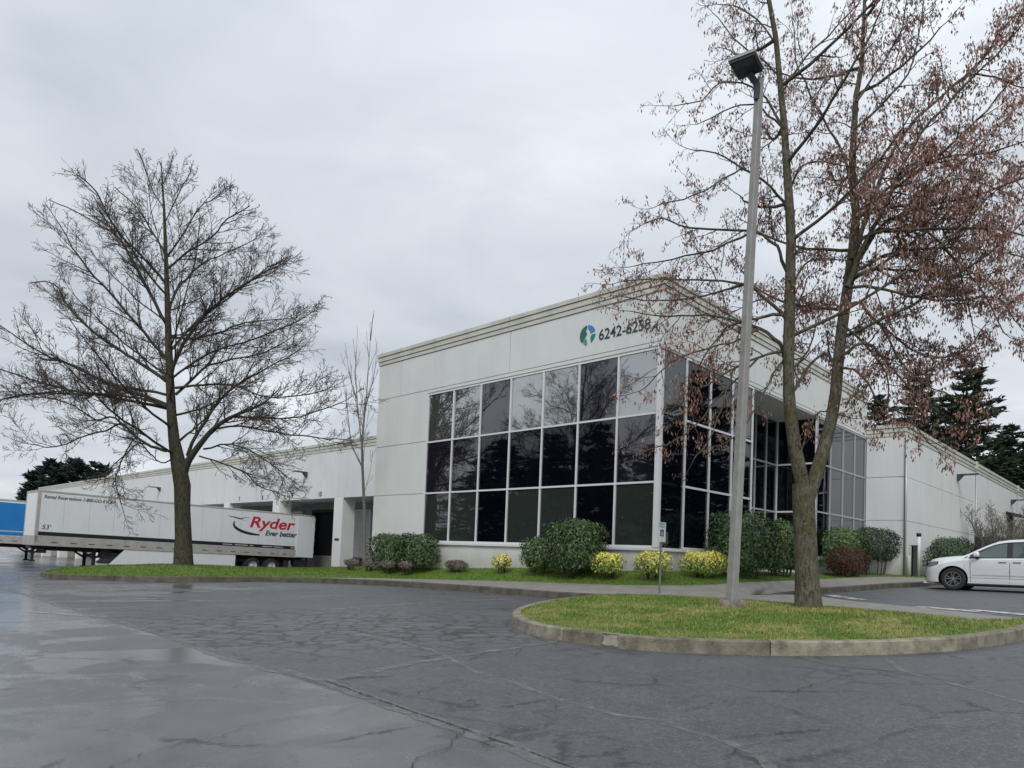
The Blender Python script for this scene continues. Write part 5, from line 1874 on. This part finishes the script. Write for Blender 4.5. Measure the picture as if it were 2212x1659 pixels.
# limbs reaching towards and away from the lot
for k in range(16):
    f = 0.02 + 0.74 * k / 15
    zc = TREE_L.z + 4.2 + f * 11.0
    tx = None
    for a, b in zip(TP[:-1], TP[1:]):
        if a.z <= zc <= b.z:
            tx = a.lerp(b, (zc - a.z) / (b.z - a.z))
    if tx is None: continue
    reach = (5.6 * (1 - f) ** 0.8 + 0.3) * T.rng.uniform(0.8, 1.05)
    az = R(90) * (1 if k % 2 else -1) + R(T.rng.uniform(-42, 42))
    dv = Vector((math.cos(az), math.sin(az), 0))
    rise = T.rng.uniform(0.35, 0.75) + f * 0.5
    P, r_ = T.limb([tx, tx + dv * reach * 0.35 + Vector((0, 0, reach * rise * 0.25)), tx + dv * reach * 0.7 + Vector((0, 0, reach * rise * 0.6)), tx + dv * reach + Vector((0, 0, reach * rise))], 0.06 * (1.1 - f), 0.014, 5, jit=0.05)
    T.dress(P, r_, PL_, 0.2, 2.8, 1.35)
off_ = TREE_L
T.big.v = [(v[0] - off_.x, v[1] - off_.y, v[2] - off_.z) for v in T.big.v]
T.small.v = [(v[0] - off_.x, v[1] - off_.y, v[2] - off_.z) for v in T.small.v]
trk = T.big.build('trunk', M['bark_l'], tl, smooth=True)
crn = T.small.build('crown', M['twig_l'], tl)
V = pods(T, T.tips, 0.42, 0.055, 3, 0.3, spread=0.03)
tri_obj('bud', V - np.array(off_), 4, M['pod_l'], tl)['kind'] = 'stuff'
print('left tree twigs', T.budget, len(T.small.f), len(V) // 4)

# --- tall forked tree on the island
YR = 13.3
TREE_R = at(1745, 1314, YR)
t2 = thing('seed_tree', 'tall forked tree on the island hung with brown dried seed clusters', 'tree', TREE_R)
T = Tree(23)


def clear_of_post(p):                                     # nothing grows in front of the lamp post
    return not (p.y < 13.2 and 3.3 < p.x < 5.0 and p.z < 11.4)


T.env = clear_of_post
PR_ = dict(seg=[6, 4, 3], wob=[0.26, 0.34, 0.4], up=[0.02, -0.03, -0.08], den=[8.6, 12.0, 0], ratio=[0.45, 0.42], fwd=0.8, rmin=0.004, lift=0.12, r0=0.018)
base = [(1747, 1326), (1746, 1305), (1743, 1250), (1741, 1180), (1737, 1120), (1736, 1080), (1735, 1045)]
T.big.tube([at(x, y, YR) for x, y in base], [0.30, 0.25, 0.215, 0.205, 0.20, 0.205, 0.20], 16, cap=False)
ll = [(1738, 1075), (1728, 1020), (1716, 960), (1708, 900), (1704, 850), (1703, 800), (1704, 730), (1706, 660), (1707, 600), (1709, 520), (1705, 440), (1699, 354), (1694, 271), (1686, 187), (1676, 83), (1661, 0), (1650, -90), (1645, -160)]
lr_ = [0.13, 0.130, 0.120, 0.112, 0.110, 0.10, 0.105, 0.10, 0.095, 0.09, 0.08, 0.07, 0.062, 0.055, 0.047, 0.04, 0.03, 0.02]
LL = [at(x, y, YR - 0.002 * (1075 - y) * 0.3) for x, y in ll]
T.big.tube(LL, lr_, 12, cap=False)
rl = [(1745, 1080), (1764, 1020), (1782, 960), (1797, 900), (1805, 850), (1810, 790), (1816, 730), (1824, 670), (1833, 610), (1843, 540), (1849, 458), (1840, 375), (1844, 292), (1849, 208), (1861, 146), (1866, 42), (1870, -60), (1874, -150)]
RL = [at(x, y, YR + 0.0012 * (1080 - y) * 0.5) for x, y in rl]
rlr = [0.13, 0.130, 0.120, 0.112, 0.108, 0.105, 0.105, 0.105, 0.10, 0.095, 0.08, 0.07, 0.062, 0.055, 0.045, 0.035, 0.028, 0.02]
T.big.tube(RL, rlr, 12, cap=False)
T.dress(LL[4:], lr_[4:], PR_, 0.1, 2.4, 1.0)
T.dress(RL[4:], rlr[4:], PR_, 0.1, 2.4, 1.0)
limbs = [
    ([(1840, 560), (1855, 520), (1894, 417), (1915, 354), (1978, 258), (2061, 183), (2124, 125), (2165, 62), (2240, 0)], 0.065, 0.1, 0.9),
    ([(1838, 600), (1860, 540), (1905, 460), (1940, 380), (1990, 290), (2070, 200), (2150, 120), (2230, 30)], 0.065, -0.45, 0.9),
    ([(1830, 620), (1850, 570), (1894, 500), (1957, 458), (2082, 429), (2212, 383), (2300, 360)], 0.06, -0.15, 1.0),
    ([(1834, 610), (1853, 583), (1940, 542), (2040, 537), (2140, 542), (2240, 560)], 0.055, 0.3, 1.0),
    ([(1845, 540), (1886, 504), (1998, 496), (2165, 496), (2250, 530)], 0.055, -0.6, 1.0),
    ([(1704, 700), (1698, 687), (1657, 650), (1603, 612), (1457, 604), (1344, 608)], 0.062, -0.25, 0.95),
    ([(1708, 600), (1694, 575), (1678, 533), (1624, 500), (1490, 492), (1436, 471), (1394, 483)], 0.052, 0.2, 0.95),
    ([(1707, 480), (1699, 450), (1665, 404), (1603, 362), (1549, 329), (1499, 325)], 0.042, -0.3, 0.9),
    ([(1695, 290), (1690, 271), (1665, 229), (1624, 187), (1557, 179), (1515, 217), (1457, 229)], 0.036, 0.35, 0.8),
    ([(1694, 280), (1660, 250), (1630, 225), (1580, 235), (1520, 262)], 0.026, -0.5, 0.7),
    ([(1686, 187), (1682, 162), (1644, 125), (1599, 96), (1557, 46)], 0.03, -0.3, 0.8),
    ([(1680, 110), (1650, 60), (1600, 20), (1555, 10)], 0.025, 0.4, 0.7),
    ([(1692, 215), (1694, 192), (1740, 125), (1790, 75), (1853, 8), (1880, -40)], 0.034, -0.25, 0.8),
    ([(1704, 790), (1694, 771), (1683, 739), (1640, 711), (1583, 691), (1525, 682), (1439, 682), (1368, 673)], 0.06, 0.15, 0.9),
    ([(1705, 700), (1697, 685), (1669, 679), (1634, 688), (1583, 699), (1548, 734), (1525, 768), (1485, 840)], 0.05, -0.5, 0.75),
    ([(1704, 785), (1689, 762), (1640, 771), (1583, 797), (1525, 831), (1485, 848), (1440, 900)], 0.042, -0.35, 0.7),
    ([(1706, 860), (1717, 840), (1740, 802), (1777, 765), (1795, 780), (1812, 800)], 0.05, -0.4, 0.4),
    ([(1815, 770), (1870, 740), (1920, 790), (1980, 850), (2030, 890)], 0.045, -0.3, 0.9),
    ([(1826, 660), (1860, 655), (1900, 700), (2000, 770), (2080, 760), (2130, 700)], 0.04, 0.35, 0.9),
    ([(1832, 620), (1890, 620), (1960, 640), (2050, 650), (2150, 640), (2190, 690)], 0.04, -0.2, 1.0),
    ([(1812, 790), (1860, 810), (1900, 870), (1960, 900), (2010, 960)], 0.03, -0.1, 0.7),
    ([(1703, 770), (1670, 810), (1640, 870), (1600, 930), (1560, 960)], 0.03, -0.45, 0.6),
    ([(1849, 470), (1900, 450), (1990, 430), (2100, 330), (2180, 250)], 0.045, 0.5, 1.0),
    ([(1842, 400), (1820, 330), (1790, 280), (1750, 200), (1720, 130), (1715, 60)], 0.035, 0.35, 0.8),
    ([(1845, 280), (1900, 230), (1960, 160), (1985, 60), (2000, -20)], 0.035, -0.3, 0.9),
    ([(1850, 220), (1910, 130), (1950, 60), (1960, -40)], 0.03, 0.4, 0.8),
    ([(1848, 480), (1950, 380), (2040, 340), (2140, 330), (2230, 300)], 0.04, -0.4, 1.0),
    ([(1707, 620), (1740, 570), (1780, 560), (1840, 565)], 0.03, 0.4, 0.7),
    ([(1703, 420), (1730, 360), (1780, 350), (1830, 360)], 0.03, -0.3, 0.7),
    ([(1840, 600), (1900, 580), (2000, 590), (2100, 600), (2180, 580)], 0.04, 0.6, 1.0),
    ([(1720, 1000), (1760, 900), (1790, 890), (1830, 900)], 0.022, -0.5, 0.4),
    ([(1640, 711), (1580, 740), (1500, 760), (1430, 800), (1390, 840)], 0.028, -0.2, 0.8),
    ([(1640, 771), (1560, 850), (1500, 920), (1440, 960), (1390, 975)], 0.028, 0.2, 0.75),
    ([(1583, 797), (1560, 880), (1530, 950), (1500, 990)], 0.02, -0.5, 0.6),
    ([(1624, 500), (1540, 540), (1450, 560), (1370, 575)], 0.03, 0.3, 0.9),
    ([(1603, 612), (1520, 640), (1420, 650), (1340, 640)], 0.028, 0.35, 0.85),
    ([(1603, 362), (1540, 400), (1480, 430), (1430, 440)], 0.024, -0.4, 0.8),
    ([(1819, 700), (1880, 760), (1920, 830), (1900, 900)], 0.028, 0.25, 0.8),
    ([(1900, 700), (1960, 800), (2020, 840), (2070, 860)], 0.028, -0.4, 0.8),
    ([(2040, 537), (2100, 600), (2150, 680), (2170, 720)], 0.028, 0.2, 0.9),
    ([(1998, 496), (2060, 560), (2090, 640), (2100, 700)], 0.028, -0.2, 0.9),
    ([(2061, 183), (2110, 160), (2170, 175), (2230, 200)], 0.03, -0.1, 0.9),
    ([(1957, 458), (2020, 400), (2100, 390), (2200, 430)], 0.03, 0.3, 0.9),
]
for L, r0, sl, ln in limbs:
    if L[0][0] > 1640 and L[-1][0] < 1640: sl = max(sl, 0.06)
    P, r_ = T.limb(px_limb(L, YR, sl), r0 * 0.86, 0.010, 6, jit=0.02)
    T.dress(P, r_, PR_, 0.14, 4.6, ln)
for k in range(20):
    t = k / 19
    src = LL if k % 2 else RL
    i = 5 + int(t * 11)
    p = src[i]
    az = R(90) + R(T.rng.uniform(-35, 35)) if k % 4 < 2 else R(-90) + R(T.rng.uniform(15, 60))
    dv = Vector((math.cos(az), math.sin(az), 0))
    reach = T.rng.uniform(1.6, 3.0) * (1.1 - 0.3 * t)
    P, r_ = T.limb([p, p + dv * reach * 0.4 + Vector((0, 0, 0.15 * reach)), p + dv * reach * 0.8 + Vector((0, 0, 0.4 * reach)), p + dv * reach + Vector((0, 0, 0.6 * reach))], 0.04, 0.012, 5, jit=0.02)
    T.dress(P, r_, PR_, 0.2, 3.0, 0.9)
off_ = TREE_R
T.big.v = [(v[0] - off_.x, v[1] - off_.y, v[2] - off_.z) for v in T.big.v]
T.small.v = [(v[0] - off_.x, v[1] - off_.y, v[2] - off_.z) for v in T.small.v]
T.big.build('trunk', M['bark_r'], t2, smooth=True)
T.small.build('crown', M['twig_r'], t2)


def keep_r(p, rng):
    if not clear_of_post(p): return False
    # fewer clusters towards the thin top left, dense low and right
    f = 0.62 + 0.12 * (p.x - 4.5) + 0.05 * (8.5 - p.z)
    return rng.random() < min(1.0, max(0.25, f))


V = pods(T, [t for t in T.tips if t[2] >= 1], 2.5, 0.074, 5, 0.80, keep_r, 0.055)
o = tri_obj('seed_cluster', V - np.array(off_), 4, M['pod'], t2)
o['kind'] = 'stuff'
print('right tree twigs', T.budget, len(T.small.f), len(V) // 4)

# --- slender pale tree by the dock bay
SL = at(787, 1222, 31.0)
t3 = thing('slender_tree', 'thin young bare tree with upright pale twigs left of the glazed office', 'tree', SL)
T = Tree(5)
PT_ = dict(seg=[5, 4], wob=[0.08, 0.14], up=[0.16, 0.12], den=[1.6, 0], ratio=[0.45], fwd=2.2, rmin=0.009, lift=0.55)
tp = px_limb([(787, 1226), (787, 1100), (783, 1010), (782, 960), (786, 900), (792, 850), (796, 790), (800, 735)], 31, 0.0)
T.big.tube(tp, [0.085, 0.07, 0.06, 0.048, 0.036, 0.026, 0.016, 0.008], 8, cap=False)
T.dress(tp, [0.03] * 8, PT_, 0.28, 1.8, 1.7)
for L in ([(783, 980), (778, 930), (772, 870), (768, 800), (770, 760)], [(784, 940), (790, 880), (806, 820), (812, 780)], [(783, 1010), (760, 960), (752, 900), (745, 850)], [(770, 860), (760, 830), (752, 790)]):
    P, r_ = T.limb(px_limb(L, 31, 0.3), 0.04, 0.012, 5)
    T.dress(P, r_, PT_, 0.2, 2.4, 1.3)
for (b_) in (T.big, T.small): b_.v = [(v[0] - SL.x, v[1] - SL.y, v[2] - SL.z) for v in b_.v]
T.big.build('trunk', M['twig_pale'], t3, smooth=True)
T.small.build('crown', M['twig_pale'], t3)

# --- bare shrub tree behind the van
BS = bw(3.4, 30.5, 1.0)
t4 = thing('bare_shrub', 'small bare multi-stemmed tree against the white wall behind the van', 'tree', BS)
T = Tree(9)
PB_ = dict(seg=[4, 4, 3], wob=[0.25, 0.3, 0.35], up=[0.12, 0.08, 0.05], den=[6.5, 8, 0], ratio=[0.5, 0.5], fwd=1.0, rmin=0.011, lift=0.3)
for k in range(7):
    az = 2 * math.pi * k / 7 + 0.3
    dv = Vector((math.cos(az), math.sin(az), 0))
    P, r_ = T.limb([Vector((0, 0, 0)) + dv * 0.1, dv * 0.5 + Vector((0, 0, 1.3)), dv * 1.1 + Vector((0, 0, 2.4)), dv * 1.6 + Vector((0, 0, 3.3))], 0.07, 0.02, 6, jit=0.05)
    T.dress(P, r_, PB_, 0.25, 5.5, 1.1)
T.big.build('trunk', M['twig_pale'], t4, smooth=True)
T.small.build('crown', M['twig_pale'], t4)
t5 = copy_tree(t4)
t5.location = bw(3.6, 36.5, 1.0)
t5.rotation_euler = (0, 0, 2.1)
t5['label'] = 'small bare multi-stemmed tree at the right edge, beyond the canopied side door'


# ------------------------------------------------------------------ shrubs
def shrub(name, label, cat, c, sx, sy, sz, mats, n, leaf, seed, box=3.0, stems=True, z0=0.03, top_mix=None, group=None, width=0.5):
    """c = base centre in building frame; sx, sy half sizes; sz height"""
    root = thing(name, label, cat, c, ROT, group)
    rng = np.random.default_rng(seed)
    per = [[] for _ in mats]
    # clumps give light and dark masses
    ncl = max(6, n // 90)
    cen = []
    while len(cen) < ncl:
        q = rng.uniform(-1, 1, 3)
        if (abs(q) ** box).sum() <= 1: cen.append(q)
    cnt = 0
    sx, sy, sz = sx * 0.94, sy * 0.94, sz * 0.97
    n = int(n * 1.3)
    V = [[] for _ in mats]
    while cnt < n:
        q = rng.uniform(-1, 1, 3)
        rr = (abs(q) ** box).sum() ** (1 / box)
        if rr > 1: continue
        if rr < rng.uniform(0.45, 1.0) - 0.12: continue
        bump = 1 + 0.10 * math.sin(q[0] * 5 + seed) * math.cos(q[1] * 4 + q[2] * 3) + rng.normal(0, 0.035)
        if q[2] < -0.2 and box > 2.3 and z0 < 0.2: q = q * np.array([1.06, 1.06, 1.0])
        p = np.array([q[0] * sx * bump, q[1] * sy * bump, z0 * sz + (q[2] * bump + 1) / 2 * sz * (1 - z0)])
        nrm = q / (np.linalg.norm(q) + 1e-6) + rng.normal(0, 0.5, 3) + np.array([0, 0, 0.35])
        nrm /= np.linalg.norm(nrm)
        ax = np.cross(nrm, rng.normal(0, 1, 3))
        ax /= np.linalg.norm(ax) + 1e-9
        ax[2] -= 0.25
        s = np.cross(nrm, ax)
        l = leaf * rng.uniform(0.6, 1.3)
        w = l * width * rng.uniform(0.7, 1.1)
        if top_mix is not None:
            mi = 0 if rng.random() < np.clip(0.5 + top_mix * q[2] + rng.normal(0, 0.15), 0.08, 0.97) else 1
        else:
            mi = 0 if len(mats) == 1 or rng.random() < 0.7 else 1
        V[mi] += [p - ax * l / 2, p + s * w / 2 + nrm * w * 0.12, p + ax * l / 2 - np.array([0, 0, l * 0.1]), p - s * w / 2 + nrm * w * 0.12]
        cnt += 1
    for i, v in enumerate(V):
        if v:
            o = tri_obj('foliage', np.array(v), 4, M[mats[i]], root)
    # woody inside
    mb = MB()
    r_ = random.Random(seed)
    for k in range(9 if stems else 5):
        a = r_.uniform(0, 6.28)
        tx, ty = math.cos(a) * sx * r_.uniform(0.3, 0.85), math.sin(a) * sy * r_.uniform(0.3, 0.85)
        mb.tube([(tx * 0.6, ty * 0.6, -0.1), (tx * 0.75, ty * 0.75, sz * 0.3), (tx, ty, sz * 0.78)], [0.022, 0.016, 0.006], 5)
    mb.build('stem', M['trunk_c'], root)
    return root


shrub('laurel_shrub', 'dark clipped shrub at the left end of the office front', 'shrub', bw(-11.75, -0.75, 0.62), 0.98, 0.62, 1.32, ['leaf_dark', 'leaf_mid'], 3600, 0.10, 1, 4)
shrub('laurel_shrub', 'dark clipped shrub under the leftmost bottom pane', 'shrub', bw(-10.05, -0.72, 0.68), 0.98, 0.6, 1.27, ['leaf_dark', 'leaf_mid'], 3600, 0.10, 2, 4)
for k, (x, wx, lab) in enumerate([(-13.6, 0.5, 'dried grey-brown plant by the office corner, left of the dark shrubs'), (-12.35, 0.5, 'dried grey-brown plant low in front of the leftmost dark shrub'),
                                  (-11.1, 0.5, 'dried grey-brown plant between the two dark clipped shrubs'), (-9.95, 0.42, 'dried grey-brown plant in front of the shrub under the leftmost pane')]):
    shrub('dried_plant', lab, 'plant', bw(x, -1.25, 0.50 + 0.02 * k), wx * 0.85, 0.28, 0.36, ['leaf_dry'], 1000, 0.07, 30 + k, 2.2, z0=0.1, group='dried plants along the bed', width=0.3)
shrub('dry_grass_clump', 'low reddish-brown grass clump against the wall below the second pane', 'plant', bw(-7.9, -0.6, 0.66), 0.62, 0.3, 0.36, ['leaf_dry', 'leaf_red'], 1300, 0.10, 41, 2.2, z0=0.0, width=0.16)
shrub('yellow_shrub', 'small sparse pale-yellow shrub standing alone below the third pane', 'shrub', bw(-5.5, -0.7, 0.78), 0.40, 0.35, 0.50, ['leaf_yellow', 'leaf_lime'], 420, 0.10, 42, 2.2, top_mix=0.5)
shrub('laurel_shrub', 'medium green shrub touching the left side of the large rounded one', 'shrub', bw(-3.72, -0.85, 0.84), 0.64, 0.55, 1.06, ['leaf_mid', 'leaf_dark'], 2600, 0.09, 5, 2.8)
shrub('laurel_shrub', 'large rounded green shrub in front of the glass, tallest on this side', 'shrub', bw(-2.2, -0.95, 0.84), 0.98, 0.75, 1.62, ['leaf_dark', 'leaf_mid'], 6500, 0.095, 6, 3.2)
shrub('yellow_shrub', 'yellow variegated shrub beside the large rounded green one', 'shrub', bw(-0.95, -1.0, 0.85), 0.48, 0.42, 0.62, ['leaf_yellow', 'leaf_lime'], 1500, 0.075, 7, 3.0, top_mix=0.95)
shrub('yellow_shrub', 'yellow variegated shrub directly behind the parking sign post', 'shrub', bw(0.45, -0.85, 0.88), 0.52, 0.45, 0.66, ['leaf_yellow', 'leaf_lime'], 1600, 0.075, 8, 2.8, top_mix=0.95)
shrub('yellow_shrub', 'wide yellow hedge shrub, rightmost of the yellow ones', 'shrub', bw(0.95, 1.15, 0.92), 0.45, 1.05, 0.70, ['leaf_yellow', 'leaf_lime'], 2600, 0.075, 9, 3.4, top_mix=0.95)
shrub('laurel_shrub', 'big dark-green shrub behind the lamp post', 'shrub', bw(1.0, 3.55, 0.98), 0.85, 1.75, 1.95, ['leaf_dark', 'leaf_mid'], 7600, 0.10, 10, 3.2)
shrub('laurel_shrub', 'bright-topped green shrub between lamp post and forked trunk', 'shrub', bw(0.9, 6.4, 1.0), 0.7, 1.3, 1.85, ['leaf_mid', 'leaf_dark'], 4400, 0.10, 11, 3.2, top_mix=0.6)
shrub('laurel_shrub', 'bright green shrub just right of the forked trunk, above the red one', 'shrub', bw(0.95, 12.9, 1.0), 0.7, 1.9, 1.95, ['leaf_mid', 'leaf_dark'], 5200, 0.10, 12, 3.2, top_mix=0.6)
shrub('red_shrub', 'round dark-red shrub in front of the bright green one', 'shrub', bw(1.45, 11.7, 0.96), 0.72, 1.3, 1.25, ['leaf_red'], 4200, 0.06, 13, 2.4)
shrub('laurel_shrub', 'grey-green shrub with bare lower stems beside the side wing corner', 'shrub', bw(1.0, 16.4, 1.0), 0.75, 2.4, 2.15, ['leaf_grey', 'leaf_dark'], 5600, 0.10, 14, 3.2, z0=0.30)
shrub('laurel_shrub', 'dark rounded shrub by the side wing wall, partly hidden by the van bonnet', 'shrub', bw(2.95, 21.4, 1.02), 0.9, 2.9, 1.95, ['leaf_dark', 'leaf_grey'], 6500, 0.11, 15, 2.4)


# ------------------------------------------------------------------ conifers
def conifer_mesh(seed, h, rbase, whorls, sparse=0.0, round_=False, nk=26, m='needle', clump=0.34):
    rng = random.Random(seed)
    nr = np.random.default_rng(seed)
    tb = MB()
    tb.tube([(0, 0, -0.5), (0.1, 0, h * 0.5), (0, 0.05, h)], [h * 0.018, h * 0.011, 0.03], 8)
    V = []
    for i in range(whorls):
        f = (i + rng.random() * 0.6) / whorls
        z = h * (0.10 + 0.89 * f)
        prof = (1 - f) ** 0.75 if not round_ else math.sin(math.pi * (0.12 + 0.86 * f)) ** 0.7
        nb = 5 if not round_ else 7
        for b in range(nb):
            if rng.random() < sparse: continue
            az = rng.uniform(0, 6.283)
            ln = rbase * prof * rng.uniform(0.55, 1.15) + 0.25
            droop = rng.uniform(-0.05, 0.35) if not round_ else rng.uniform(0.1, 0.7)
            d = np.array([math.cos(az), math.sin(az), 0])
            base = np.array([0, 0, z])
            tip = base + d * ln + np.array([0, 0, ln * droop - 0.10 * ln * (1 - f)])
            tb.tube([tuple(base), tuple((base + tip) / 2 + np.array([0, 0, -0.05 * ln])), tuple(tip)], [0.05 + 0.01 * ln, 0.03, 0.012], 4)
            m_ = max(6, int(nk * ln / rbase * 1.8))
            for q in range(m_):
                t = 0.12 + 0.9 * nr.random() ** 0.8
                c = base + (tip - base) * t + np.array([0, 0, -0.05 * ln * math.sin(math.pi * min(1, t))])
                spread = ln * 0.20 * (1.1 - t * 0.6)
                c = c + nr.normal(0, 1, 3) * np.array([spread, spread, spread * 0.35])
                a = d * nr.uniform(0.3, 1.2) + nr.normal(0, 0.6, 3)
                a[2] = abs(a[2]) * 0.45 + nr.normal(0, 0.15)
                a /= np.linalg.norm(a)
                s = np.cross(a, nr.normal(0, 1, 3))
                s /= np.linalg.norm(s) + 1e-9
                l, w = clump * nr.uniform(0.7, 1.7), clump * nr.uniform(0.18, 0.42)
                V += [c - a * l * .4, c + s * w, c + a * l, c - s * w]
    return tb, np.array(V), m


def conifer(name, label, loc, spec, scale=(1, 1, 1), rot=0.0, group=None):
    tb, V, m = spec
    root = thing(name, label, 'tree', loc, (0, 0, rot), group)
    root.scale = scale
    tb.build('trunk', M['trunk_c'], root)
    tri_obj('crown', V, 4, M[m], root)
    return root


def redo(src, label, loc, scale, rot):
    c = copy_tree(src)
    c.location = loc
    c.scale = scale
    c.rotation_euler = (0, 0, rot)
    c['label'] = label
    return c


fir = conifer('fir_tree', 'tall dark fir rising above the side wing, rightmost full tree', at(2085, 1150, 72) * 1.0, conifer_mesh(3, 23.5, 7.4, 36, 0.05, nk=80, clump=0.48), group='firs behind the side wing')
fir.location.z = 0.5
f2_ = redo(fir, 'dark fir above the side wing, second from the right behind the brown seed clusters', (at(1990, 1150, 80).x, 80, 0.5), (1, 1, 1.05), 2.0)
f3_ = redo(fir, 'dark fir above the office roof end, just right of the forked tree', (at(1893, 1150, 84).x, 84, 0.5), (0.9, 0.9, 0.95), 4.0)
f4_ = redo(fir, 'dark fir cut by the right edge of the photo, lower than its neighbour', (at(2235, 1150, 68).x, 68, 0.5), (0.8, 0.8, 0.66), 1.0)
f5_ = redo(fir, 'low dark fir filling the gap under the tallest fir', (at(2150, 1150, 76).x, 76, 0.5), (1.0, 1.0, 0.55), 3.3)
f6_ = redo(fir, 'dark fir between the two taller ones above the side wing coping', (at(2035, 1150, 88).x, 88, 0.5), (1.0, 1.0, 0.72), 5.2)
redo(fir, 'dark fir just left of the one cut by the right edge', (at(2185, 1150, 82).x, 82, 0.5), (1.0, 1.0, 0.80), 2.7)
# off to the right, seen only mirrored in the side glazing
for k, (x, y, s) in enumerate([(62, 60, 1.0), (58, 48, 0.9), (60, 38, 1.05), (55, 28, 0.95), (52, 18, 0.9)]):
    redo(fir, ['tallest and farthest', 'second farthest', 'broad middle', 'second nearest', 'nearest'][k] + ' fir of the row right of the lot, mirrored in side glazing', (x, y, 0.5), (1.3, 1.3, s * 0.9), k * 1.3)

pine = conifer('pine_tree', 'bushy dark pine far left, tallest of the four behind the warehouse roof', (at(155, 1100, 150).x, 150, 0), conifer_mesh(7, 18.5, 3.3, 22, 0.0, True, 30, 'needle_b', 0.75), group='pines behind the warehouse')
redo(pine, 'bushy dark pine far left, rightmost of the four behind the warehouse roof', (at(207, 1100, 152).x, 152, 0), (1.0, 1, 0.97), 1.0)
redo(pine, 'bushy dark pine far left, second from the left behind the warehouse roof', (at(110, 1100, 148).x, 148, 0), (1, 1, 0.96), 2.2)
redo(pine, 'bushy dark pine far left, leftmost and lowest behind the warehouse roof', (at(72, 1100, 150).x, 150, 0), (0.8, 0.8, 0.84), 3.9)
# off to the left, seen only mirrored in the long glazed front
for k, (x, y, s) in enumerate([(-62, 4, 0.85), (-60, 11, 0.95), (-64, 17, 0.9), (-58, 23.5, 0.8)]):
    redo(fir, ['nearest', 'tallest', 'second farthest', 'farthest'][k] + ' fir of the row left of the lot, mirrored in long glazing', (x, y, -1), (1.25, 1.25, s * 0.85), k * 1.7)
tm = copy_tree(tl)
tm.location = (-27.5, 19.4, -0.5)
tm.scale = (1.0, 1.0, 1.0)
tm.rotation_euler = (0, 0, 2.4)
tm['label'] = 'bare tree left of the frame, mirrored in the office glass'
